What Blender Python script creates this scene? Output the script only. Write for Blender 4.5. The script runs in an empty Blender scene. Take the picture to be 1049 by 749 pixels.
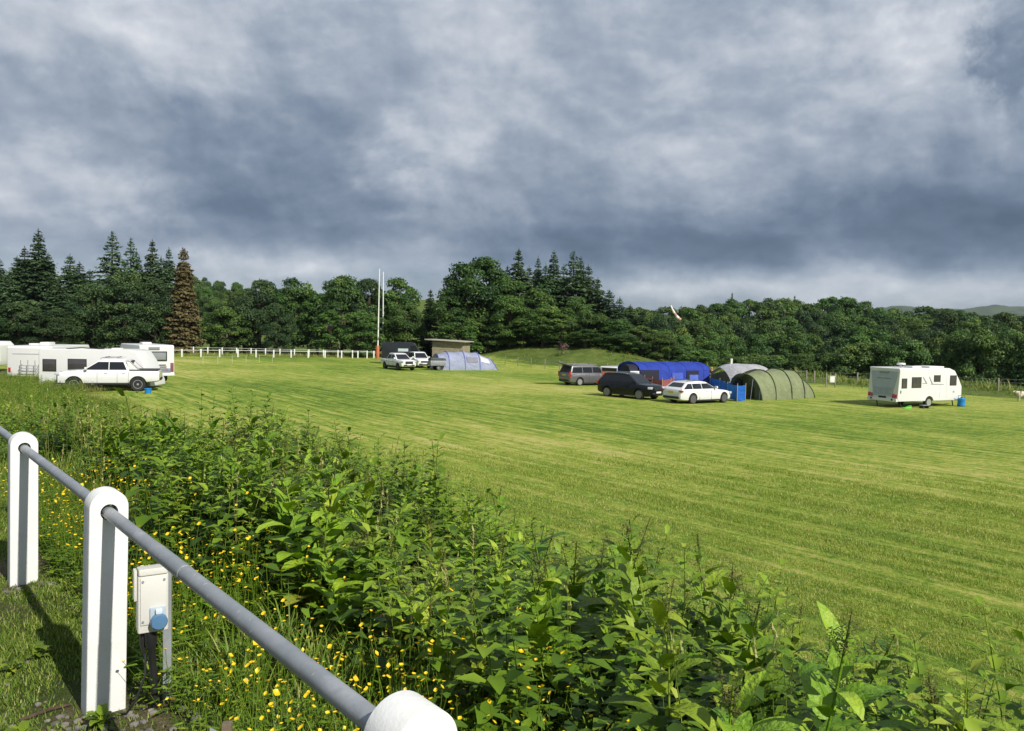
import bpy, bmesh, math, random
import numpy as np
from mathutils import Vector, Matrix
R = math.radians
rng = np.random.default_rng(11)
random.seed(5)
SC = bpy.context.scene
COL = SC.collection

# ------------------------------------------------------------------ camera numbers
CZ = 4.4
FPX = 792.0                       # focal length in pixels of a 1049 px wide picture
PITCH = math.atan(35.5 / FPX)
ROLL = R(1.25)
_f = np.array([0, math.cos(PITCH), -math.sin(PITCH)])
_r0 = np.array([1.0, 0, 0])
_u0 = np.array([0, math.sin(PITCH), math.cos(PITCH)])
CR = math.cos(ROLL) * _r0 + math.sin(ROLL) * _u0
CU = -math.sin(ROLL) * _r0 + math.cos(ROLL) * _u0
CP = np.array([0, 0, CZ])

def ray(px, py):
    d = _f + CR * ((px - 524.5) / FPX) + CU * ((374.5 - py) / FPX)
    return d / d[1]               # one metre of depth per unit

def project(P):
    P = np.asarray(P, float) - CP
    z = P @ _f
    z = np.where(np.abs(z) < 1e-6, 1e-6, z)
    return 524.5 + FPX * (P @ CR) / z, 374.5 - FPX * (P @ CU) / z, z

# ------------------------------------------------------------------ terrain
TN = np.array([0.768, 0.640]); TN = TN / np.linalg.norm(TN)     # across the bank
TT = np.array([-TN[1], TN[0]])                                  # along the rail
BANK = 2.75
RAIL_U = 0.757

def sst(a, b, x):
    t = np.clip((x - a) / (b - a), 0, 1)
    return t * t * (3 - 2 * t)

def height(x, y):
    x = np.asarray(x, float); y = np.asarray(y, float)
    u = x * TN[0] + y * TN[1]; s = x * TT[0] + y * TT[1]
    h = BANK * (1 - .84 * sst(7, 33, s)) * (1 - sst(1.9, 8.6, u + 0.35 * np.sin(s * 0.55) + 0.2 * np.sin(s * 1.7 + 1)))
    h = h + 0.05 * np.sin(x * 2.1 + 1.3 * np.sin(y * 1.4)) * sst(1.2, 3, u) * (1 - sst(8, 10, u))
    h = h + 0.55 * np.exp(-((x + 24) / 13) ** 2 - ((y - 43) / 13) ** 2) * sst(6, 11, u)
    e = (x + y - 98) / 1.414
    a = (x - y) / 1.414
    right = sst(-22, 8, x)
    h = h - 7.0 * right * sst(17, 44, e) + 7.0 * right * sst(75, 160, e)
    m = np.exp(-(((e - 11) / 6.5) ** 2)) * sst(-90, -78, a) * (1 - sst(-66, -49, a))
    h = h + 2.5 * m
    # wooded hillside far to the left and behind
    h = h + 20 * sst(210, 480, y) * (1 - sst(-60, 60, x - 0.05 * y)) + 3 * sst(250, 600, y)
    h = h + 0.04 * np.sin(x * 0.21) * np.sin(y * 0.17) * sst(10, 20, u)
    return h

def gp(px, py, zoff=0.0):
    """where the line of sight through a photo pixel meets the terrain"""
    d = ray(px, py)
    t = np.geomspace(1.0, 900, 9000)
    P = CP[None, :] + d[None, :] * t[:, None]
    below = P[:, 2] < height(P[:, 0], P[:, 1]) + zoff
    i = int(np.argmax(below)) if below.any() else len(t) - 1
    return Vector(P[i])

def at_depth(px, D):
    """terrain point seen in picture column px at depth D (row solved on the terrain)"""
    y = 345.0
    for _ in range(8):
        d = ray(px, y); p = CP + d * D
        hz = float(height(p[0], p[1]))
        _, y, _ = project(np.array([p[0], p[1], hz]))
    p = CP + ray(px, float(y)) * D
    return Vector((p[0], p[1], float(height(p[0], p[1]))))

def z_at(px, py, D):
    return float((CP + ray(px, py) * D)[2])

def us(u, s):
    p = TN * u + TT * s
    return float(p[0]), float(p[1])

# ------------------------------------------------------------------ object helpers
def link(o):
    COL.objects.link(o); return o

def tag(o, label=None, cat=None, group=None, kind=None):
    if label: o["label"] = label
    if cat: o["category"] = cat
    if group: o["group"] = group
    if kind: o["kind"] = kind
    return o

def thing(name, label, cat, loc=(0, 0, 0), rz=0.0, group=None):
    o = bpy.data.objects.new(name, None); link(o)
    o.empty_display_size = 0.2
    o.location = loc; o.rotation_euler = (0, 0, rz)
    return tag(o, label, cat, group)

def copy_tree(o, parent=None):
    c = o.copy(); link(c)
    if parent is not None:
        c.parent = parent
    for ch in [k for k in bpy.data.objects if k.parent == o and k is not c]:
        copy_tree(ch, c)
    return c

KIDS = {}
def copy_thing(root, loc, rz, scale=(1, 1, 1), label=None, group=None):
    """a copy of a thing, its parts and sub-parts; meshes are shared"""
    r = root.copy(); link(r); r.location = loc; r.rotation_euler = (0, 0, rz); r.scale = scale
    if label: r["label"] = label
    if group: r["group"] = group
    if root.name not in KIDS:
        KIDS[root.name] = [(k, [g for g in k.children]) for k in root.children]
    for ch, gs in KIDS[root.name]:
        c = ch.copy(); link(c); c.parent = r
        for g in gs:
            d = g.copy(); link(d); d.parent = c
    return r

class MB:
    """collects shapes, then links them as ONE mesh object"""
    def __init__(self): self.bm = bmesh.new()
    def _face(self, vs, m):
        try:
            f = self.bm.faces.new(vs); f.material_index = m; return f
        except ValueError:
            return None
    def poly(self, pts, m=0):
        self._face([self.bm.verts.new(p) for p in pts], m); return self
    def box(self, c, s, m=0, rz=0.0, rx=0.0, ry=0.0, taper=1.0):
        M = Matrix.Translation(c) @ Matrix.Rotation(rz, 4, 'Z') @ Matrix.Rotation(ry, 4, 'Y') @ Matrix.Rotation(rx, 4, 'X')
        v = []
        for z in (-.5, .5):
            k = taper if z > 0 else 1
            for x, y in ((-.5, -.5), (.5, -.5), (.5, .5), (-.5, .5)):
                v.append(self.bm.verts.new(M @ Vector((x * s[0] * k, y * s[1] * k, z * s[2]))))
        for q in ((3, 2, 1, 0), (4, 5, 6, 7), (0, 1, 5, 4), (1, 2, 6, 5), (2, 3, 7, 6), (3, 0, 4, 7)):
            self._face([v[i] for i in q], m)
        return self
    def loft(self, rings, m=0, caps=True, closed=True):
        rv = [[self.bm.verts.new(p) for p in r] for r in rings]
        n = len(rv[0])
        for a, b in zip(rv[:-1], rv[1:]):
            for i in range(n if closed else n - 1):
                j = (i + 1) % n
                self._face([a[i], a[j], b[j], b[i]], m)
        if caps and closed:
            self._face(rv[0][::-1], m); self._face(rv[-1], m)
        return self
    def tube(self, pts, r, m=0, n=8, caps=True):
        pts = [Vector(p) for p in pts]
        rr = r if isinstance(r, (list, tuple)) else [r] * len(pts)
        rings = []; ref = None
        for i, p in enumerate(pts):
            t = (pts[min(i + 1, len(pts) - 1)] - pts[max(i - 1, 0)]).normalized()
            if ref is None:
                ref = t.orthogonal().normalized()
            a = (ref - t * ref.dot(t)).normalized(); ref = a
            b = t.cross(a)
            rings.append([p + (a * math.cos(k * 2 * math.pi / n) + b * math.sin(k * 2 * math.pi / n)) * rr[i] for k in range(n)])
        return self.loft(rings, m, caps)
    def prism(self, poly, y0, y1, m=0, plane='xz'):
        """polygon (x,z) pushed from y0 to y1"""
        if plane == 'xz': f = lambda p, y: (p[0], y, p[1])
        elif plane == 'yz': f = lambda p, y: (y, p[0], p[1])
        else: f = lambda p, y: (p[0], p[1], y)
        return self.loft([[f(p, y0) for p in poly], [f(p, y1) for p in poly]], m)
    def lathe(self, prof, n=20, m=0, axis='z', c=(0, 0, 0)):
        c = Vector(c); rings = []
        for r, z in prof:
            ring = []
            for k in range(n):
                a = k * 2 * math.pi / n
                p = Vector((r * math.cos(a), r * math.sin(a), z))
                if axis == 'y': p = Vector((p.x, p.z, p.y))
                if axis == 'x': p = Vector((p.z, p.x, p.y))
                ring.append(c + p)
            rings.append(ring)
        return self.loft(rings, m)
    def ball(self, c, r, m=0, seg=10):
        M = Matrix.Translation(c) @ Matrix.Diagonal((*((r, r, r) if not isinstance(r, (tuple, list)) else r), 1))
        g = bmesh.ops.create_uvsphere(self.bm, u_segments=seg, v_segments=max(5, seg * 2 // 3), radius=1, matrix=M)
        for v in g['verts']:
            for f in v.link_faces: f.material_index = m
        return self
    def build(self, name, mats, parent=None, bevel=0.0, seg=2, smooth=True, angle=35, merge=False):
        bm = self.bm
        if merge: bmesh.ops.remove_doubles(bm, verts=bm.verts, dist=1e-5)
        bmesh.ops.recalc_face_normals(bm, faces=bm.faces)
        if bevel > 0:
            ed = [e for e in bm.edges if len(e.link_faces) == 2 and e.calc_face_angle(0) > R(28)]
            bmesh.ops.bevel(bm, geom=ed, offset=bevel, segments=seg, profile=0.6, affect='EDGES', clamp_overlap=True)
        me = bpy.data.meshes.new(name); bm.to_mesh(me); bm.free()
        if not isinstance(mats, (list, tuple)): mats = [mats]
        for m in mats: me.materials.append(m)
        if smooth:
            me.polygons.foreach_set('use_smooth', [True] * len(me.polygons))
            me.set_sharp_from_angle(angle=R(angle))
        o = bpy.data.objects.new(name, me); link(o)
        if parent is not None: o.parent = parent
        return o

def carve(o, cyls):
    """cut round openings (wheel arches, pipe holes) out of a body; cyls = (centre, axis, radius, length)"""
    bm = bmesh.new()
    for c, axis, r, l in cyls:
        rot = {'y': Matrix.Rotation(R(90), 4, 'X'), 'x': Matrix.Rotation(R(90), 4, 'Y'), 'z': Matrix()}[axis]
        bmesh.ops.create_cone(bm, cap_ends=True, segments=28, radius1=r, radius2=r, depth=l, matrix=Matrix.Translation(c) @ rot)
    me = bpy.data.meshes.new('cut'); bm.to_mesh(me); bm.free()
    c = bpy.data.objects.new('cut', me); link(c)
    md = o.modifiers.new('b', 'BOOLEAN'); md.operation = 'DIFFERENCE'; md.object = c; md.solver = 'EXACT'
    par = o.parent; o.parent = None
    dg = bpy.context.evaluated_depsgraph_get(); dg.update()
    nm = bpy.data.meshes.new_from_object(o.evaluated_get(dg))
    o.modifiers.clear(); old = o.data; o.data = nm; nm.name = old.name
    bpy.data.meshes.remove(old)
    bpy.data.objects.remove(c); bpy.data.meshes.remove(me)
    nm.polygons.foreach_set('use_smooth', [True] * len(nm.polygons)); nm.set_sharp_from_angle(angle=R(35))
    o.parent = par
    return o

# ------------------------------------------------------------------ materials
MATS = {}
def nmat(name):
    m = bpy.data.materials.new(name); m.use_nodes = True
    nt = m.node_tree
    return m, nt, nt.nodes['Principled BSDF']

def N(nt, t, **kw):
    n = nt.nodes.new(t)
    for k, v in kw.items():
        if k in ('operation', 'blend_type', 'data_type', 'attribute_name', 'noise_dimensions', 'feature', 'mode', 'vector_type', 'interpolation_type', 'noise_type', 'normalize', 'use_clamp', 'clamp'):
            setattr(n, k, v)
        else:
            n.inputs[k].default_value = v
    return n

def ramp(nt, stops, fac=None, interp='LINEAR'):
    n = nt.nodes.new('ShaderNodeValToRGB'); cr = n.color_ramp; cr.interpolation = interp
    while len(cr.elements) < len(stops): cr.elements.new(0.5)
    for e, (p, c) in zip(cr.elements, stops):
        e.position = p; e.color = (*c, 1) if len(c) == 3 else c
    if fac is not None: nt.links.new(fac, n.inputs['Fac'])
    return n

def paint(name, col, rough=0.4, metal=0.0, var=0.06, scale=3.0, bump=0.0, coat=0.0, spec=0.5, dirt=None, dscale=6.0, damt=0.5):
    """a painted/metal/plastic surface with uneven tone, optional worn or dirty patches and bump"""
    if name in MATS: return MATS[name]
    m, nt, b = nmat(name); L = nt.links.new
    tc = nt.nodes.new('ShaderNodeTexCoord')
    no = N(nt, 'ShaderNodeTexNoise', Scale=scale, Detail=6.0, Roughness=0.6); L(tc.outputs['Object'], no.inputs['Vector'])
    lo = tuple(max(0, c * (1 - var * 2)) for c in col); hi = tuple(min(1, c * (1 + var)) for c in col)
    rp = ramp(nt, [(0.3, lo), (0.7, hi)], no.outputs['Fac'])
    out = rp.outputs['Color']
    if dirt is not None:
        n2 = N(nt, 'ShaderNodeTexNoise', Scale=dscale, Detail=8.0, Roughness=0.7); L(tc.outputs['Object'], n2.inputs['Vector'])
        r2 = ramp(nt, [(0.5, (0, 0, 0)), (0.72, (damt,) * 3)], n2.outputs['Fac'])
        mx = N(nt, 'ShaderNodeMix', data_type='RGBA'); L(r2.outputs['Color'], mx.inputs[0]); L(out, mx.inputs[6]); mx.inputs[7].default_value = (*dirt, 1)
        out = mx.outputs[2]
    L(out, b.inputs['Base Color'])
    b.inputs['Roughness'].default_value = rough; b.inputs['Metallic'].default_value = metal
    b.inputs['Coat Weight'].default_value = coat; b.inputs['Coat Roughness'].default_value = 0.05
    b.inputs['Specular IOR Level'].default_value = spec
    if bump:
        n3 = N(nt, 'ShaderNodeTexNoise', Scale=scale * 18, Detail=5.0); L(tc.outputs['Object'], n3.inputs['Vector'])
        bp = N(nt, 'ShaderNodeBump', Strength=bump, Distance=0.01); L(n3.outputs['Fac'], bp.inputs['Height']); L(bp.outputs['Normal'], b.inputs['Normal'])
    MATS[name] = m
    return m

def leafmat(name, stops, trans=0.3, rough=0.45, spec=0.35, tcol=(1.0, 1.15, 0.45), mottle=0.0, mscale=8.0, each=0.0, crinkle=0.0):
    """foliage: colour by each leaf's own 'tint', light passes through"""
    if name in MATS: return MATS[name]
    m, nt, b = nmat(name); L = nt.links.new
    at = N(nt, 'ShaderNodeAttribute', attribute_name='tint')
    fac = at.outputs['Fac']
    if mottle:
        tc = nt.nodes.new('ShaderNodeTexCoord')
        no = N(nt, 'ShaderNodeTexNoise', Scale=mscale, Detail=4.0); L(tc.outputs['Object'], no.inputs['Vector'])
        ma = N(nt, 'ShaderNodeMath', operation='MULTIPLY_ADD'); L(no.outputs['Fac'], ma.inputs[0]); ma.inputs[1].default_value = mottle
        sb = N(nt, 'ShaderNodeMath', operation='SUBTRACT'); L(fac, sb.inputs[0]); sb.inputs[1].default_value = mottle * 0.5
        L(sb.outputs[0], ma.inputs[2]); fac = ma.outputs[0]
    rp = ramp(nt, stops, fac)
    col = rp.outputs['Color']
    if each:                                    # every plant has a tone of its own
        oi = nt.nodes.new('ShaderNodeObjectInfo')
        h = nt.nodes.new('ShaderNodeHueSaturation'); L(col, h.inputs['Color'])
        mr = nt.nodes.new('ShaderNodeMapRange'); L(oi.outputs['Random'], mr.inputs[0]); mr.inputs[3].default_value = 1 - each; mr.inputs[4].default_value = 1 + each; L(mr.outputs[0], h.inputs['Value'])
        wn = nt.nodes.new('ShaderNodeTexWhiteNoise'); wn.noise_dimensions = '1D'; L(oi.outputs['Random'], wn.inputs['W'])
        mr2 = nt.nodes.new('ShaderNodeMapRange'); L(wn.outputs['Value'], mr2.inputs[0]); mr2.inputs[3].default_value = .5 - each * .035; mr2.inputs[4].default_value = .5 + each * .07; L(mr2.outputs[0], h.inputs['Hue'])
        col = h.outputs['Color']
    L(col, b.inputs['Base Color'])
    if crinkle:
        tc2 = nt.nodes.new('ShaderNodeTexCoord'); n4 = N(nt, 'ShaderNodeTexNoise', Scale=55.0, Detail=3.0); L(tc2.outputs['Object'], n4.inputs['Vector'])
        bp = N(nt, 'ShaderNodeBump', Strength=crinkle, Distance=.012); L(n4.outputs['Fac'], bp.inputs['Height']); L(bp.outputs['Normal'], b.inputs['Normal'])
    b.inputs['Roughness'].default_value = rough; b.inputs['Specular IOR Level'].default_value = spec
    tr = nt.nodes.new('ShaderNodeBsdfTranslucent')
    mu = N(nt, 'ShaderNodeMix', data_type='RGBA', blend_type='MULTIPLY'); mu.inputs[0].default_value = 1
    L(col, mu.inputs[6]); mu.inputs[7].default_value = (*tcol, 1); L(mu.outputs[2], tr.inputs['Color'])
    mx = nt.nodes.new('ShaderNodeMixShader'); mx.inputs[0].default_value = trans
    L(b.outputs[0], mx.inputs[1]); L(tr.outputs[0], mx.inputs[2])
    L(mx.outputs[0], nt.nodes['Material Output'].inputs['Surface'])
    MATS[name] = m
    return m

# ------------------------------------------------------------------ numpy meshes for foliage
def np_mesh(name, V, Q, T=None, tq=None, tt=None, mats=(), mq=None, mt=None, smooth=False):
    V = np.asarray(V, np.float32); Q = np.asarray(Q, np.int32).reshape(-1, 4)
    T = np.zeros((0, 3), np.int32) if T is None else np.asarray(T, np.int32).reshape(-1, 3)
    nq, nt_ = len(Q), len(T)
    me = bpy.data.meshes.new(name)
    me.vertices.add(len(V)); me.vertices.foreach_set('co', V.ravel())
    me.loops.add(nq * 4 + nt_ * 3); me.loops.foreach_set('vertex_index', np.concatenate([Q.ravel(), T.ravel()]))
    me.polygons.add(nq + nt_)
    st = np.concatenate([np.arange(nq) * 4, nq * 4 + np.arange(nt_) * 3]).astype(np.int32)
    me.polygons.foreach_set('loop_start', st)
    for m in mats: me.materials.append(m)
    if mq is not None or mt is not None:
        mi = np.concatenate([np.zeros(nq, np.int32) if mq is None else np.asarray(mq, np.int32), np.zeros(nt_, np.int32) if mt is None else np.asarray(mt, np.int32)])
        me.polygons.foreach_set('material_index', mi)
    tint = np.concatenate([np.full(nq, .5) if tq is None else tq, np.full(nt_, .5) if tt is None else tt]).astype(np.float32)
    a = me.attributes.new('tint', 'FLOAT', 'FACE'); a.data.foreach_set('value', np.clip(tint, 0, 1))
    if smooth: me.polygons.foreach_set('use_smooth', np.ones(nq + nt_, bool))
    me.update(calc_edges=True)
    return me

def np_obj(name, me, parent=None):
    o = bpy.data.objects.new(name, me); link(o)
    if parent is not None: o.parent = parent
    return o

class PT:
    """plant template: quads only, with tint and material index"""
    def __init__(self): self.V = []; self.Q = []; self.t = []; self.m = []; self.n = 0
    def add(self, V, Q, t, m=0):
        V = np.asarray(V, float); Q = np.asarray(Q, int)
        self.V.append(V); self.Q.append(Q + self.n); self.n += len(V)
        self.t.append(np.broadcast_to(np.asarray(t, float), (len(Q),))); self.m.append(np.full(len(Q), m))
    def get(self):
        return np.concatenate(self.V), np.concatenate(self.Q), np.concatenate(self.t), np.concatenate(self.m)

def blade(L, W, bend, n=3, fold=0.0, wave=0.0, shape='leaf', r=rng):
    """a leaf along +x rising in z by its bend; returns V,Q. two strips either side of the midrib"""
    xs = np.linspace(0, 1, n + 1)
    ang = bend[0] + (bend[1] - bend[0]) * xs
    dx = np.cos(ang); dz = np.sin(ang)
    cx = np.concatenate([[0], np.cumsum((dx[1:] + dx[:-1]) / 2)]) * L / n
    cz = np.concatenate([[0], np.cumsum((dz[1:] + dz[:-1]) / 2)]) * L / n
    if shape == 'leaf': w = np.sin(np.pi * np.clip(xs * 0.93 + 0.05, 0, 1)) ** 0.75 * (1.15 - 0.45 * xs)
    elif shape == 'dock': w = np.clip(np.minimum(xs * 7 + .25, 1) * np.minimum((1.02 - xs) * 3.2, 1), .03, 1) ** .7 * (1.05 - .25 * xs)
    elif shape == 'heart': w = np.clip(np.sin(np.pi * np.clip(xs * .85 + .12, 0, 1)), 0.02, 1) * (1.2 - .7 * xs)
    else: w = (1 - xs) ** 0.6
    w = np.maximum(w, 0.03) * W / 2
    up = np.abs(w) * fold
    V = []
    for i in range(n + 1):
        wl = w[i] * (1 + wave * r.uniform(-.4, .4)); wr = w[i] * (1 + wave * r.uniform(-.4, .4))
        zl = wave * W * r.uniform(-.25, .25); zr = wave * W * r.uniform(-.25, .25)
        nx, nz = -np.sin(ang[i]), np.cos(ang[i])
        V += [(cx[i] + nx * (up[i] + zl), wl, cz[i] + nz * (up[i] + zl)), (cx[i], 0, cz[i]), (cx[i] + nx * (up[i] + zr), -wr, cz[i] + nz * (up[i] + zr))]
    Q = []
    for i in range(n):
        a = i * 3; b = a + 3
        Q += [(a, a + 1, b + 1, b), (a + 1, a + 2, b + 2, b + 1)]
    return np.array(V), np.array(Q)

def rotz(V, a):
    c, s = math.cos(a), math.sin(a)
    return np.stack([V[:, 0] * c - V[:, 1] * s, V[:, 0] * s + V[:, 1] * c, V[:, 2]], 1)

def stem(p0, p1, r0, r1, bow=0.0, n=3, k=3):
    p0 = np.array(p0, float); p1 = np.array(p1, float); V = []; Q = []
    for i in range(n + 1):
        f = i / n; p = p0 + (p1 - p0) * f + np.array([bow * math.sin(f * math.pi), 0, 0]); r = r0 + (r1 - r0) * f
        for j in range(k):
            a = j * 2 * math.pi / k
            V.append(p + np.array([r * math.cos(a), r * math.sin(a), 0]))
    for i in range(n):
        for j in range(k):
            Q.append((i * k + j, i * k + (j + 1) % k, (i + 1) * k + (j + 1) % k, (i + 1) * k + j))
    return np.array(V), np.array(Q)

def scatter(tmpl, pos, scale, tint=None, tilt=0.12, r=rng):
    """many copies of plant templates as one set of arrays (for stuff)"""
    Vs = []; Qs = []; ts = []; ms = []; off = 0
    n = len(pos); pick = r.integers(0, len(tmpl), n)
    for k, (V, Q, t, m) in enumerate(tmpl):
        ix = np.where(pick == k)[0]
        if not len(ix): continue
        a = r.uniform(0, 2 * np.pi, len(ix)); c, s = np.cos(a)[:, None], np.sin(a)[:, None]
        sc = scale[ix][:, None]
        X = (V[None, :, 0] * c - V[None, :, 1] * s) * sc; Y = (V[None, :, 0] * s + V[None, :, 1] * c) * sc
        Z = V[None, :, 2] * sc * r.uniform(.85, 1.15, len(ix))[:, None]
        tx, ty = r.normal(0, tilt, (2, len(ix), 1))
        X = X + Z * tx; Y = Y + Z * ty
        P = np.stack([X, Y, Z], 2) + pos[ix][:, None, :]
        Vs.append(P.reshape(-1, 3))
        Qs.append((Q[None] + (off + np.arange(len(ix)) * len(V))[:, None, None]).reshape(-1, 4)); off += len(ix) * len(V)
        sh = np.zeros(len(ix)) if tint is None else tint[ix]
        ts.append((t[None, :] + sh[:, None]).ravel()); ms.append(np.tile(m, len(ix)))
    return np.concatenate(Vs), np.concatenate(Qs), np.concatenate(ts), np.concatenate(ms)

def in_view(P, mx=60, my=60):
    x, y, z = project(P)
    return (z > 0.5) & (x > -mx) & (x < 1049 + mx) & (y > -my) & (y < 749 + my)
# ------------------------------------------------------------------ world, sun, camera
SUN_AZ = math.atan2(0.640, -0.769) - R(1.8)         # compass from +Y towards +X
SUN_EL = R(40)
def build_world():
    w = bpy.data.worlds.new('World'); SC.world = w; w.use_nodes = True
    nt = w.node_tree; L = nt.links.new
    bg = nt.nodes['Background']
    sky = nt.nodes.new('ShaderNodeTexSky'); sky.sky_type = 'NISHITA'; sky.sun_disc = False
    sky.sun_elevation = SUN_EL; sky.sun_rotation = SUN_AZ; sky.air_density = 1.0; sky.dust_density = 1.2; sky.ozone_density = 1.5
    tc = nt.nodes.new('ShaderNodeTexCoord'); D = tc.outputs['Generated']
    sp = nt.nodes.new('ShaderNodeSeparateXYZ'); L(D, sp.inputs[0])
    def M(op, a, b=None, c=None, clamp=False):
        n = nt.nodes.new('ShaderNodeMath'); n.operation = op; n.use_clamp = clamp
        for i, v in enumerate((a, b, c)):
            if v is None: continue
            if isinstance(v, (int, float)): n.inputs[i].default_value = v
            else: L(v, n.inputs[i])
        return n.outputs[0]
    X, Y, Z = sp.outputs
    zc = M('MAXIMUM', Z, 0.0)
    den = M('ADD', zc, 0.27)
    cx = M('DIVIDE', X, den); cy = M('DIVIDE', Y, den)
    cb = nt.nodes.new('ShaderNodeCombineXYZ'); L(cx, cb.inputs[0]); L(cy, cb.inputs[1])
    def noise(vec, sc, det, rough, dist=0.0, off=(0, 0, 0), stretch=(1, 1, 1)):
        mp = nt.nodes.new('ShaderNodeMapping'); L(vec, mp.inputs['Vector']); mp.inputs['Location'].default_value = off; mp.inputs['Scale'].default_value = stretch
        n = N(nt, 'ShaderNodeTexNoise', Scale=sc, Detail=det, Roughness=rough, Distortion=dist); L(mp.outputs[0], n.inputs['Vector'])
        return n
    # angles of each direction, wobbled by noise so that the big cloud masses get torn edges
    az = M('ARCTAN2', X, Y); el = M('ARCSINE', Z)
    wob = noise(D, 5.0, 6, 0.6, 0.4); ws = nt.nodes.new('ShaderNodeSeparateColor'); L(wob.outputs['Color'], ws.inputs[0])
    wob2 = noise(D, 16.0, 4, 0.6, 0.2, (3, 1, 7)); ws2 = nt.nodes.new('ShaderNodeSeparateColor'); L(wob2.outputs['Color'], ws2.inputs[0])
    az = M('ADD', az, M('ADD', M('MULTIPLY_ADD', ws.outputs[0], 0.46, -0.23), M('MULTIPLY_ADD', ws2.outputs[0], 0.12, -0.06)))
    soft = M('MULTIPLY_ADD', Z, 2.6, 0.10, True)
    el = M('ADD', el, M('MULTIPLY', soft, M('ADD', M('MULTIPLY_ADD', ws.outputs[1], 0.22, -0.11), M('MULTIPLY_ADD', ws2.outputs[1], 0.06, -0.03))))
    blobs = SKY_BLOBS
    tot = None
    for px, py, rx, ry, amp in blobs:
        d = ray(px, py); d = d / np.linalg.norm(d)
        a0 = math.atan2(d[0], d[1]); e0 = math.asin(d[2])
        p = M('MULTIPLY', M('SUBTRACT', az, a0), FPX / rx); q = M('MULTIPLY', M('SUBTRACT', el, e0), FPX / ry)
        g = M('EXPONENT', M('MULTIPLY', M('ADD', M('MULTIPLY', p, p), M('MULTIPLY', q, q)), -1.0))
        g = M('MULTIPLY', g, amp)
        tot = g if tot is None else M('ADD', tot, g)
    n1 = noise(cb.outputs[0], 1.0, 6, 0.50, 0.2, (2.3, .4, 0)).outputs['Fac']
    n1b = noise(cb.outputs[0], 1.0, 6, 0.50, 0.2, (2.3 - .05, .4 + .06, 0)).outputs['Fac']
    n2 = noise(D, 6.0, 6, 0.52, 0.2, (1, 5, 2), (1, 1, 1.5)).outputs['Fac']
    n3 = noise(D, 20.0, 5, 0.5, 0.2, (1, 2, 2), (1, 1, 1.3)).outputs['Fac']
    n2b = noise(D, 6.0, 6, 0.52, 0.2, (1 - .012, 5 - .004, 2 - .022), (1, 1, 1.5)).outputs['Fac']
    n4 = noise(D, 11.0, 5, 0.5, 0.1, (4, 2, 1), (1, 1, 1.5)).outputs['Fac']; n4b = noise(D, 11.0, 5, 0.5, 0.1, (4 - .006, 2 - .002, 1 - .012), (1, 1, 1.5)).outputs['Fac']
    v = M('MULTIPLY_ADD', M('SUBTRACT', n1, 0.5), 0.46, 0.60)
    v = M('MULTIPLY_ADD', M('SUBTRACT', n1, n1b), 0.9, v)
    v = M('MULTIPLY_ADD', M('SUBTRACT', n2, 0.5), 0.38, v)
    v = M('MULTIPLY_ADD', M('SUBTRACT', n2, n2b), 0.6, v)
    v = M('MULTIPLY_ADD', M('SUBTRACT', n4, n4b), 0.5, v)
    v = M('MULTIPLY_ADD', M('SUBTRACT', n3, 0.5), 0.10, v)
    v = M('ADD', v, tot)
    rp = ramp(nt, [(0.0, (0.078, 0.114, 0.172)), (0.25, (0.122, 0.167, 0.240)), (0.45, (0.192, 0.243, 0.322)), (0.65, (0.305, 0.354, 0.43)), (0.85, (0.48, 0.515, 0.575)), (1.0, (0.66, 0.68, 0.72))], v)
    # clouds thin out just above the horizon: the clear sky shows there
    gap = M('MULTIPLY', M('SUBTRACT', 1.0, M('MULTIPLY', M('ADD', Z, -0.005), 11.0, clamp=True)), 0.35, clamp=True)
    k = nt.nodes.new('ShaderNodeVectorMath'); k.operation = 'SCALE'; L(rp.outputs['Color'], k.inputs[0]); k.inputs['Scale'].default_value = 9.8
    mx = N(nt, 'ShaderNodeMix', data_type='RGBA'); L(gap, mx.inputs[0]); L(k.outputs[0], mx.inputs[6]); L(sky.outputs[0], mx.inputs[7])
    L(mx.outputs[2], bg.inputs['Color']); bg.inputs['Strength'].default_value = 0.1
    w.cycles.sampling_method = 'MANUAL'; w.cycles.sample_map_resolution = 512

# px, py, half-width, half-height (photo pixels, turned into sky directions), brightness
SKY_BLOBS = [
    (90, 40, 190, 75, 0.24), (25, 185, 90, 45, 0.30), (150, 150, 170, 40, -0.20), (240, 215, 160, 40, -0.22),
    (60, 110, 140, 26, -0.12), (330, 90, 130, 70, -0.10), (430, 30, 150, 50, 0.04), (600, 60, 150, 60, 0.10), (455, 150, 55, 32, 0.16), (420, 190, 70, 26, 0.20), (540, 205, 60, 24, 0.10),
    (470, 240, 150, 30, -0.08), (700, 165, 90, 60, 0.06), (800, 45, 120, 50, 0.10), (940, 70, 80, 60, 0.18), (930, 30, 120, 30, 0.10), (1045, 75, 30, 55, -0.34),
    (790, 238, 220, 40, -0.34), (980, 215, 120, 45, -0.28), (640, 255, 120, 26, -0.16), (840, 287, 220, 13, 0.20), (1000, 300, 120, 14, 0.12), (690, 297, 90, 10, 0.22),
    (330, 262, 160, 14, 0.12), (210, 262, 60, 14, 0.20), (60, 245, 120, 22, -0.05),
]

def build_light():
    la = bpy.data.lights.new('sun', 'SUN'); la.energy = 4.8; la.angle = R(0.53); la.color = (1.0, 0.955, 0.87)
    o = bpy.data.objects.new('sun', la); link(o)
    S = Vector((math.sin(SUN_AZ) * math.cos(SUN_EL), math.cos(SUN_AZ) * math.cos(SUN_EL), math.sin(SUN_EL)))
    o.rotation_euler = S.to_track_quat('Z', 'Y').to_euler(); o.location = S * 60

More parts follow.
